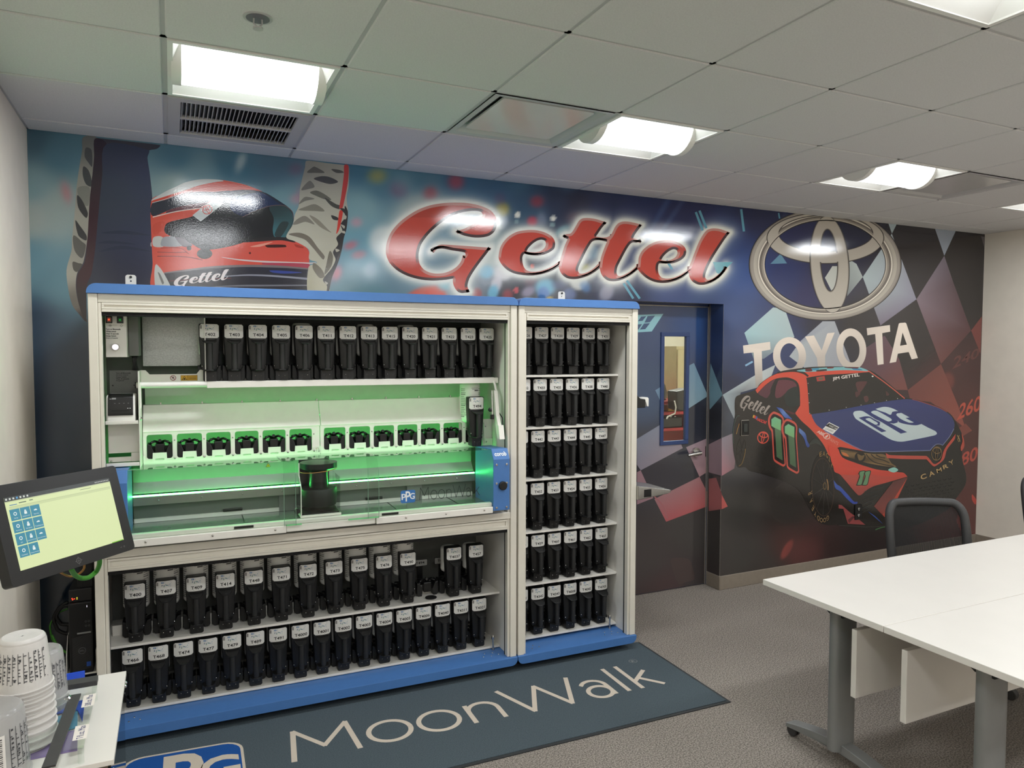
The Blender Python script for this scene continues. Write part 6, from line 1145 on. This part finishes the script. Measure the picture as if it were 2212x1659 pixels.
# ================================================================ monitor on its arm
MONP = np.array([-.2772, -1.749, 1.2863]); MR = np.array([[.6422, -.7401, -.1996], [.7664, .6142, .1883], [-.0168, -.2739, .9616]])
MON = thing('monitor', 'black touch screen tilted at the left wall showing blue tiles on pale green', 'monitor', MONP)
MON.matrix_world = Matrix([[*MR[i], MONP[i]] for i in range(3)]+[[0, 0, 0, 1]])
g = G(); g.prism(rrect(-.211, -.136, .211, .136, .012), .0, .035, 'y'); obj('housing', g, M['blacks'], MON, bevel=.004, smooth=40)
g = G(); g.prism(rrect(-.15, -.09, .15, .09, .02), .0355, .06, 'y'); obj('rear_cover', g, M['black'], MON, bevel=.006)
def scr(g, mp):
    S = lambda x0, z0, x1, z1, c, L=1: g.quad(mp(x0, z0, L), mp(x1, z0, L), mp(x1, z1, L), mp(x0, z1, L), L_(*c))
    S(-.1795, -.0985, .1745, .1, (216, 228, 172), 0); S(-.1795, .0888, .1745, .1, (62, 66, 66)); S(-.1795, .086, .1745, .0888, (196, 206, 160)); S(-.17, .0655, .17, .0735, (200, 212, 160)); S(-.17, .0725, .17, .0733, (170, 182, 140), 2)
    for i in range(7): S(-.176+i*.0105, .092, -.171+i*.0105, .097, (210, 214, 205) if i != 3 else (90, 160, 210), 2)
    for i in range(9): S(.118+i*.006, .0925, .1215+i*.006, .0955, (190, 192, 186), 2)
    S(-.168, .0765, -.146, .0785, (70, 120, 170), 2); S(-.14, .0785, -.118, .081, (90, 110, 90), 2); S(-.108, .08, -.097, .0825, (90, 110, 90), 2); S(.06, .0805, .1, .082, (130, 140, 110), 2)
    tw, th, gx, gz = .029, .0305, .0305, .0335; x0, z1 = -.172, .0655
    lay = [(0, 0), (1, 0), (2, 0), (0, 1), (1, 1), (2, 1), (0, 2), (1, 2), (2, 2), (0, 3), (1, 3)]
    names = ['Settings', 'Ready for Use', 'Reporting', 'My Settings', 'Mix Queue', 'TrainSource', 'Jobs', 'Inventory & Pricing', 'Spray Out Library', 'Contacts', 'Custom Formulas']
    for (i, j), nm in zip(lay, names):
        a = x0+i*gx; b = z1-j*gz; S(a, b-th, a+tw, b, (62, 138, 160)); cx = a+tw/2; cz = b-th*.42
        W_ = (226, 236, 232); k = (i*3+j*5) % 5; m3 = lambda x, y, L=2: mp(cx+x, cz+y, L)
        if k == 0: g.poly2([[(.005*math.cos(q), .005*math.sin(q)) for q in np.linspace(0, 2*PI, 16, endpoint=False)], [(.003*math.cos(q), .003*math.sin(q)) for q in np.linspace(0, 2*PI, 16, endpoint=False)]], lambda x, y: m3(x, y), L_(*W_))
        elif k == 1: S(cx-.005, cz-.002, cx+.005, cz+.0005, W_, 2); S(cx-.002, cz, cx+.003, cz+.002, W_, 2)
        elif k == 2: [S(cx-.005+p*.0055, cz-.005+q*.0055, cx-.001+p*.0055, cz-.001+q*.0055, W_, 2) for p in (0, 1) for q in (0, 1)]
        elif k == 3: S(cx-.004, cz-.006, cx+.004, cz+.001, W_, 2); S(cx-.0025, cz+.0015, cx+.0025, cz+.0055, W_, 2)
        else: S(cx-.006, cz-.005, cx+.006, cz-.003, W_, 2); S(cx-.001, cz-.003, cx+.001, cz+.005, W_, 2)
        aa = text2d(nm)[2]; w = min(tw*.86, .0034*aa); put_text(g, nm, lambda x, y: mp(cx-w/2+w*x, b-th*.86+min(.0034, w/aa*1.2)*y, 2), L_(*W_))
    S(.128, -.0985, .172, -.096, (120, 190, 50), 2)
g = G(); scr(g, lambda x, z, L: (x, -.0006-.0002*L, z)); obj('screen', g, M['screen'], MON, col=True, label='lit pale green screen with blue tiles')
g = G(); ring(g, lambda x, y, L=0: (x, -.0006, -.1185+y), 0, 0, .008, .0012, (120, 116, 116)); ring(g, lambda x, y, L=0: (x, -.0006, -.1185+y), 0, 0, .003, .001, (120, 116, 116))
for a, b, c, d in ((-.0005, .006, .0005, .012), (-.0005, -.012, .0005, -.006), (-.012, -.0005, -.006, .0005), (.006, -.0005, .012, .0005), (.155, -.119, .161, -.118)): z0 = -.1185 if abs(a) < .1 else 0; g.quad((a, -.0006, z0+b), (c, -.0006, z0+b), (c, -.0006, z0+d), (a, -.0006, z0+d), L_(120, 116, 116))
ring(g, lambda x, y, L=0: (x, -.0006, -.1185+y), .17, 0, .0025, .0008, (120, 116, 116)); obj('bezel_marks', g, M['paper'], MON, col=True)
# arm from the cabinet side to the back of the monitor
pm = MONP+MR@np.array([0, .062, 0]); t = thing('swing_arm', 'black monitor arm reaching from the cabinet post to the touch screen', 'monitor arm', L2W(0, .04, 1.14))
po = np.array(t.location); wp = L2W(-.0045, .04, 1.14); e1 = np.array([-.36, -.95, 1.16]); e2 = np.array([-.21, -1.1, 1.285])
g = G(); g.box(-.045, -.04, -.09, -.005, .04, .09); obj('wall_plate', g, M['black'], t, bevel=.004)
g = G(); g.tube([wp-po+[-.04, 0, 0], e1-po], .022, 12); obj('lower_arm', g, M['black'], t, smooth=60); g = G(); g.cyl(e1-po-[0, 0, .035], e1-po+[0, 0, .035], .028, n=18); obj('elbow', g, M['black'], t)
g = G(); g.tube([e1-po, (-.36-po[0], -1.35-po[1], 1.2-po[2]), pm+MR@np.array([0, .05, 0])-po], .018, 12); obj('upper_arm', g, M['black'], t, smooth=60)
hp_ = MONP+MR@np.array([.205, .045, .03]); g = G(); g.ball(hp_-po+[.012, .01, 0], .022, 14, (.7, 1, 1.2)); g.tube([hp_-po+[.01, .01, 0], pm+MR@np.array([.05, .03, 0])-po], .01, 8); obj('tilt_lever', g, M['black'], t, smooth=60)
g = G(); g.tube([pm-po, pm+MR@np.array([0, .05, 0])-po], .03, 16); obj('tilt_head', g, M['black'], t)
# ================================================================ computer on its bracket, left of the cabinet
cx0, cx1, cy0 = -.4395, -.3445, -.44; zb_, zt_ = .322, .645
BR = thing('computer_bracket', 'white bent metal bracket under the computer beside the cabinet', 'bracket', (cx0, cy0, zb_)); g = G(); g.box(-.012, -.006, -.008, .107, .32, -.0005).prism([(-.006, -.0005), (.32, -.0005), (.32, .16), (.06, .16), (-.006, .085)], -.012, -.0095, 'x').box(.104, -.006, -.0005, .107, .32, .1); obj('tray', g, M['white'], BR)
TW = thing('computer_tower', 'black slim computer tower on a white bracket beside the cabinet', 'computer', ((cx0+cx1)/2, cy0, zb_)); w = .0458; H = zt_-zb_
g = G(); g.box(-w, 0, 0, w, .29, H); obj('case', g, M['black'], TW, bevel=.003)
g = G(); g.box(-w, -.008, 0, w, -.0005, H); obj('front_bezel', g, M['blacks'], TW, bevel=.003)
for i in range(46):
    z = .02+i*.0029; x = -w+.006
g = G()
for i in range(34):
    z = .012+i*.0046; x0 = -.034 if i < 27 else -.034; g.prism([(x0, z), (x0+.074, z+.012), (x0+.074, z+.0135), (x0, z+.0015)], -.0092, -.008, 'y')
o = obj('front_grille', g, M['chair'], TW)
g = G(); ring(g, lambda x, y, L=0: (x, -.0096, y), .004, .105, .0145, .0012, (120, 120, 122)); put_text(g, 'DELL', lambda x, y: (-.0055+.019*x, -.0096, .1015+.007*y), L_(120, 120, 122)); obj('badge', g, M['paper'], TW, col=True)
g = G(); g.box(.02, -.0098, .03, .037, -.0093, .051); obj('sticker', g, pmat('blue_sticker', (30, 72, 150)), TW)
g = G(); g.box(-.014, -.0105, .182, .04, -.008, .189); obj('drive_slot', g, M['tleg'], TW)
for x, z in ((.021, .236), (.033, .236), (.021, .216), (.033, .216)): g = G(); ring(g, lambda a, b, L=0: (a, -.0086, b), x, z, .0048, .001, (120, 120, 120), n=4); obj('port', g, M['paper'], TW, col=True)
g = G(); g.box(.0255, -.009, .3, .0275, -.008, .309); obj('power_light', g, M['led_w'], TW)
RT_ = thing('network_box', 'black network box with red and yellow lamps on top of the computer', 'router', ((cx0+cx1)/2, cy0+.01, zt_+.0005)); g = G(); g.box(-.045, 0, 0, .045, .2, .058); obj('case', g, M['black'], RT_, bevel=.003)
for x, z, m in ((-.03, .013, 'led_r'), (-.0235, .016, 'led_r'), (-.032, .019, 'led_r'), (-.013, .014, 'led_y'), (-.013, .020, 'led_y')):
    if m == 'led_y' and 'led_y' not in M: M['led_y'] = mat('yellow_lamp', (190, 180, 60), .4, emit=(200, 190, 60), estr=1.0)
    g = G(); g.box(x-.0025, -.001, z-.0018, x+.0025, 0, z+.0018); obj('lamp', g, M[m], RT_)
UP = thing('black_adapter', 'black ribbed power box standing above the network box', 'power box', ((cx0+cx1)/2+.005, cy0+.03, zt_+.0595)); g = G(); g.prism([(-.02, 0), (.04, 0), (.04, .14), (.0, .14)], 0, .15, 'y')
for i in range(12): g.box(-.018+i*.0045, -.003, .005, -.016+i*.0045, 0, .06)
obj('case', g, M['black'], UP)
def cable(name, pts, r, m, label, col='cable'): g = G(); q = [np.array(p) for p in pts]; sp = [spline([(p[i], p[j]) for p in q], 8, False) for i, j in ((0, 1), (0, 2))]; o = obj(name, g.tube([(a[0], a[1], b[1]) for a, b in zip(*sp)], r, 10), M[m], smooth=60); tag(o, label, col); return o
cable('green_cable', [MONP+MR@np.array([-.012, .02, -.134]), Wy(160, 1240, -1.65), Wy(172, 1248, -1.58), Wy(190, 1248, -1.55), Wy(207, 1236, -1.5), Wy(215, 1215, -1.55), MONP+MR@np.array([.115, .04, -.085])], .0075, 'green', 'thick green cable looping under the touch screen')
cable('yellow_cable', [MONP+MR@np.array([-.05, .02, -.134]), Wy(150, 1245, -1.58), Wy(170, 1240, -1.55), Wy(182, 1226, -1.58), MONP+MR@np.array([.06, .04, -.09])], .0032, 'orange', 'thin brown cable behind the green cable under the screen')
c = Wy(128, 1335, -.2)
cable('black_cable', [Wy(x, y, -.18) for x, y in ((147, 1300), (128, 1312), (116, 1335), (124, 1360), (146, 1368), (150, 1350), (132, 1348), (122, 1330), (135, 1310), (148, 1308))], .008, 'black', 'coiled black cable on the mural wall left of the computer')
cable('thin_cable', [Wy(x, y, -.15) for x, y in ((146, 1315), (120, 1328), (108, 1352), (112, 1380), (130, 1400), (148, 1412))], .004, 'green', 'thin green cable hanging beside the black cable coil')
cable('green_lead', [Wy(x, y, -.25) for x, y in ((112, 1372), (124, 1395), (136, 1405), (148, 1412))], .005, 'green', 'short green lead running to the computer bracket')
# ================================================================ white topped cart in the lower left corner
dx1, dy0, dy1, dz = -.128, -2.434, -1.957, .9; DK_ = thing('cart', 'white topped black cart in the lower left corner holding cups', 'cart', (-.365, (dy0+dy1)/2, 0)); ox, oy = -.365, (dy0+dy1)/2
X0, X1, Y0, Y1 = -.597-ox, dx1-ox, dy0-oy, dy1-oy
g = G(); g.box(X0, Y0, dz-.012, X1, Y1, dz); obj('top_board', g, M['table'], DK_, bevel=.001)
g = G(); g.box(X0+.01, Y0+.01, .08, X1-.012, Y1-.01, dz-.0125); obj('body', g, M['blacks'], DK_, bevel=.002)
g = G(); g.box(X1-.0115, Y0+.004, .08, X1-.006, Y1-.004, dz-.013); obj('side_glass', g, mat('black_glass', (10, 12, 12), .05), DK_)
g = G(); g.box(X0+.01, Y0+.003, dz-.07, X1-.012, Y0+.0095, dz-.013); obj('front_rail', g, pmat('brown_rail', (96, 84, 74), .35), DK_)
for y in (Y0+.012, Y1-.03, Y1-.008): g = G(); g.ball((X1-.003, y, dz-.03), .0055, 10); obj('edge_screw', g, M['chrome'], DK_)
g = G(); g.ball((X1-.06, Y0+.002, dz-.035), .009, 12, (1.2, .6, .8)); obj('front_screw', g, M['chrome'], DK_)
for x in (X0+.04, X1-.04):
    for y in (Y0+.04, Y1-.04): g = G(); g.cyl((x, y, 0), (x, y, .08), .02, n=14); obj('leg', g, M['black'], DK_)
# sheets and the raised clear plate
def sheet_at(name, q, z, m, label, cat, th=.0015):
    P = [Wz(x, y, z) for x, y in q]; g = G(); g.prism([(p[0], p[1]) for p in P], z+.0003, z+.0003+th, 'z'); o = obj(name, g, m); tag(o, label, cat, 'coloured plastic sheets on the cart'); return o
sheet_at('purple_sheet', ((66, 1600), (168, 1577), (167, 1622), (66, 1642)), .9, pmat('violet_plastic', (140, 120, 168), .3), 'pale purple plastic sheet lying on the white cart top', 'sheet')
sheet_at('teal_sheet', ((100, 1556), (168, 1537), (167, 1572), (98, 1592)), .9022, pmat('teal_plastic', (96, 148, 176), .3), 'teal plastic sheet on the white cart top beyond the purple one', 'sheet')
sheet_at('blue_sheet', ((118, 1528), (184, 1512), (178, 1560), (168, 1535), (112, 1545)), .9044, pmat('blue_plastic', (58, 88, 190), .3), 'blue plastic sheet on the white cart top under the clear plate', 'sheet')
p0, p1 = Wz(127, 1487, .9), Wz(183, 1475, .9); q0 = Wy(127, 1460, p0[1]); q1 = Wy(183, 1450, p1[1])
g = G(); g.add([p0+[0, 0, .0005], p1+[0, 0, .0005], q1, q0]+[p0+[0, .006, .0005], p1+[0, .006, .0005], q1+[0, .006, 0], q0+[0, .006, 0]], [(0, 1, 2, 3), (7, 6, 5, 4), (0, 4, 5, 1), (1, 5, 6, 2), (2, 6, 7, 3), (3, 7, 4, 0)]); o = obj('blue_board', g, pmat('bright_blue_plastic', (24, 74, 200), .3)); tag(o, 'bright blue upright plastic panel at the back of the white cart', 'panel')
AC = thing('acrylic_stand', 'clear acrylic plate with black bars raised above the white cart top', 'stand', (-.27, -2.2, .9)); ax, ay = -.27, -2.2
g = G(); g.box(-.335-ax, -2.43-ay, .035, -.184-ax, -2.10-ay, .038); obj('clear_plate', g, M['glass'], AC)
for x, y in ((-.33, -2.42), (-.19, -2.42), (-.33, -2.115), (-.19, -2.115)): g = G(); g.cyl((x-ax, y-ay, 0), (x-ax, y-ay, .0349), .006, n=12); obj('post', g, M['glass'], AC)
g = G(); g.box(-.335-ax, -2.118-ay, .0385, -.184-ax, -2.085-ay, .052); obj('rear_bar', g, M['chair'], AC, bevel=.001)
a, b = Wz(163, 1503, .94), Wz(105, 1659, .94); g = G(); d = np.array([.012, 0, 0]); A = np.array([ax, ay, .9]); g.add([a-d-A, a+d-A, b+d-A, b-d-A]+[x-A+[0, 0, .004] for x in (a-d, a+d, b+d, b-d)], [(0, 1, 2, 3), (4, 5, 6, 7), (0, 1, 5, 4), (1, 2, 6, 5), (2, 3, 7, 6), (3, 0, 4, 7)]); obj('black_bar', g, M['chair'], AC)
s = Wz(146, 1508, .945); g = G(); g.lathe([(.009, 0), (.008, .6), (.004, 1)], s-A, s-A+[0, 0, .004], 14); obj('bar_screw', g, M['chrome'], AC)
for q, txt in ((((181, 1503), (208, 1497), (203, 1523), (175, 1529)), '30fl.oz. Max'), (((163, 1569), (194, 1563), (187, 1594), (156, 1601)), '7 fl.oz. Max')):
    P = [Wz(x, y, .9388)-A for x, y in q]; g = G(); g.quad(*P, L_(228, 220, 210)); TL, TR, BRr, BLl = P; up = np.array([0, 0, .0003])
    def mp(x, y): return BLl*(1-y)*(1-x)+TL*(1-x)*y+BRr*x*(1-y)+TR*x*y+up
    put_text(g, txt, lambda x, y: mp(.25+.5*(1-y), .06+.88*x), L_(50, 60, 120)); obj('paper_label', g, M['paper'], AC, col=True, label='white paper strip with handwriting')
# stacked cups
def cup(rb, rr, h, m, nm):
    t = bpy.data.objects.new('measuring_cup', None); COL.objects.link(t); t.empty_display_size = .03; t['category'] = 'cup'; e = .006/h
    g = G(); g.lathe([(rr+.0035, 0), (rr+.0035, .02), (rr, .025), (rb+.0, 1-e*2), (rb-.004, 1-e*.4), (rb-.008, 1)], (0, 0, 0), (0, 0, h), 36, cap=False); g.lathe([(rb-.008, 0), (.002, 1)], (0, 0, h), (0, 0, h-.002), 36, cap=False); n0 = len(g.v)
    g.lathe([(rr-.0008, 0), (rb-.0012, 1)], (0, 0, .0005), (0, 0, h-.006), 36, cap=False); obj('shell', g, M[m], t, smooth=50); return t
def marks(t, rb, rr, h, a0, a1, seed, dark=(60, 60, 64)):
    g = G(); R = random.Random(seed)
    def q(a, z, b, w):
        n = 3; v = []
        for k in range(n+1):
            for zz in (z, w): th = a+(b-a)*k/n; r = rr+(rb-rr)*zz/h+.0006; v.append((r*math.cos(th), r*math.sin(th), zz))
        g.add(v, [(2*k, 2*k+2, 2*k+3, 2*k+1) for k in range(n)], L_(*dark))
    n = int((a1-a0)/.2)
    for i in range(n):
        a = a0+i*.2; q(a, .2*h, a+.02, .78*h)
        for j in range(9):
            if R.random() < .7: z = .22*h+j*.062*h; q(a, z, a+.05+.1*R.random(), z+.002)
            if R.random() < .3: z = .22*h+j*.062*h; q(a+.05, z+.003, a+.12, z+.007)
    q(a0, .19*h, a1, .2*h); obj('scale_marks', g, M['paper'], t, col=True)
CUP = cup(.046, .055, .112, 'cup', 'a'); n = 17; sax, say = -.311, -2.284
names = ['top cup with printed scale in the tall frosted cup stack on the cart']
def ordw(i): return ['second', 'third', 'fourth', 'fifth', 'sixth', 'seventh', 'eighth', 'ninth', 'tenth', 'eleventh', 'twelfth', 'thirteenth', 'fourteenth', 'fifteenth', 'sixteenth', 'seventeenth'][i-1]
HC = .0085
for i in range(n):
    t = CUP if i == 0 else dup(CUP)
    t.location = (sax+.0004*i*(1 if i % 2 else -1), say, dz+.0005+HC*(n-1-i)); t['group'] = 'cups of the tall stack'
    t['label'] = names[0] if i == 0 else f'{ordw(i)} frosted cup from the top of the tall cup stack on the cart'
marks(CUP, .046, .055, .112, -2.6, -.4, 5)
CB = cup(.043, .052, .118, 'clearcup', 'b'); nb = 3
for i in range(nb):
    t = CB if i == 0 else dup(CB); t.location = (-.298, -2.12, dz+.0005+.018*(nb-1-i)); t['group'] = 'cups of the short stack'; t['label'] = ('top clear cup of the short stack behind the tall cup stack', 'middle clear cup of the short stack behind the tall stack', 'lowest clear cup of the short stack behind the tall stack')[i]
marks(CB, .043, .052, .118, -2.4, .2, 9, (86, 86, 90))
CC = cup(.060, .068, .145, 'clearcup', 'c'); CC.location = (-.352, -2.40, dz+.0005); CC['label'] = 'large clear cup with bar code label in the lower left corner'; CC['group'] = 'single cup'
g = G(); h = .145
def cq(a, z, b, w, c, off):
    m = 8; v = []
    for k in range(m+1):
        for zz in (z, w): th = a+(b-a)*k/m; r = .068-.008*zz/h+off; v.append((r*math.cos(th), r*math.sin(th), zz))
    g.add(v, [(2*k, 2*k+2, 2*k+3, 2*k+1) for k in range(m)], L_(*c))
cq(-2.0, .03, -1.0, .105, (226, 222, 216), .0008)
for i in range(16): cq(-1.95, .038+i*.0039, -1.08, .0405+i*.0039-(.001 if i % 3 else 0), (70, 66, 66), .0011)
obj('bar_code_label', g, M['paper'], CC, col=True); marks(CC, .060, .068, .145, -.85, .4, 12)
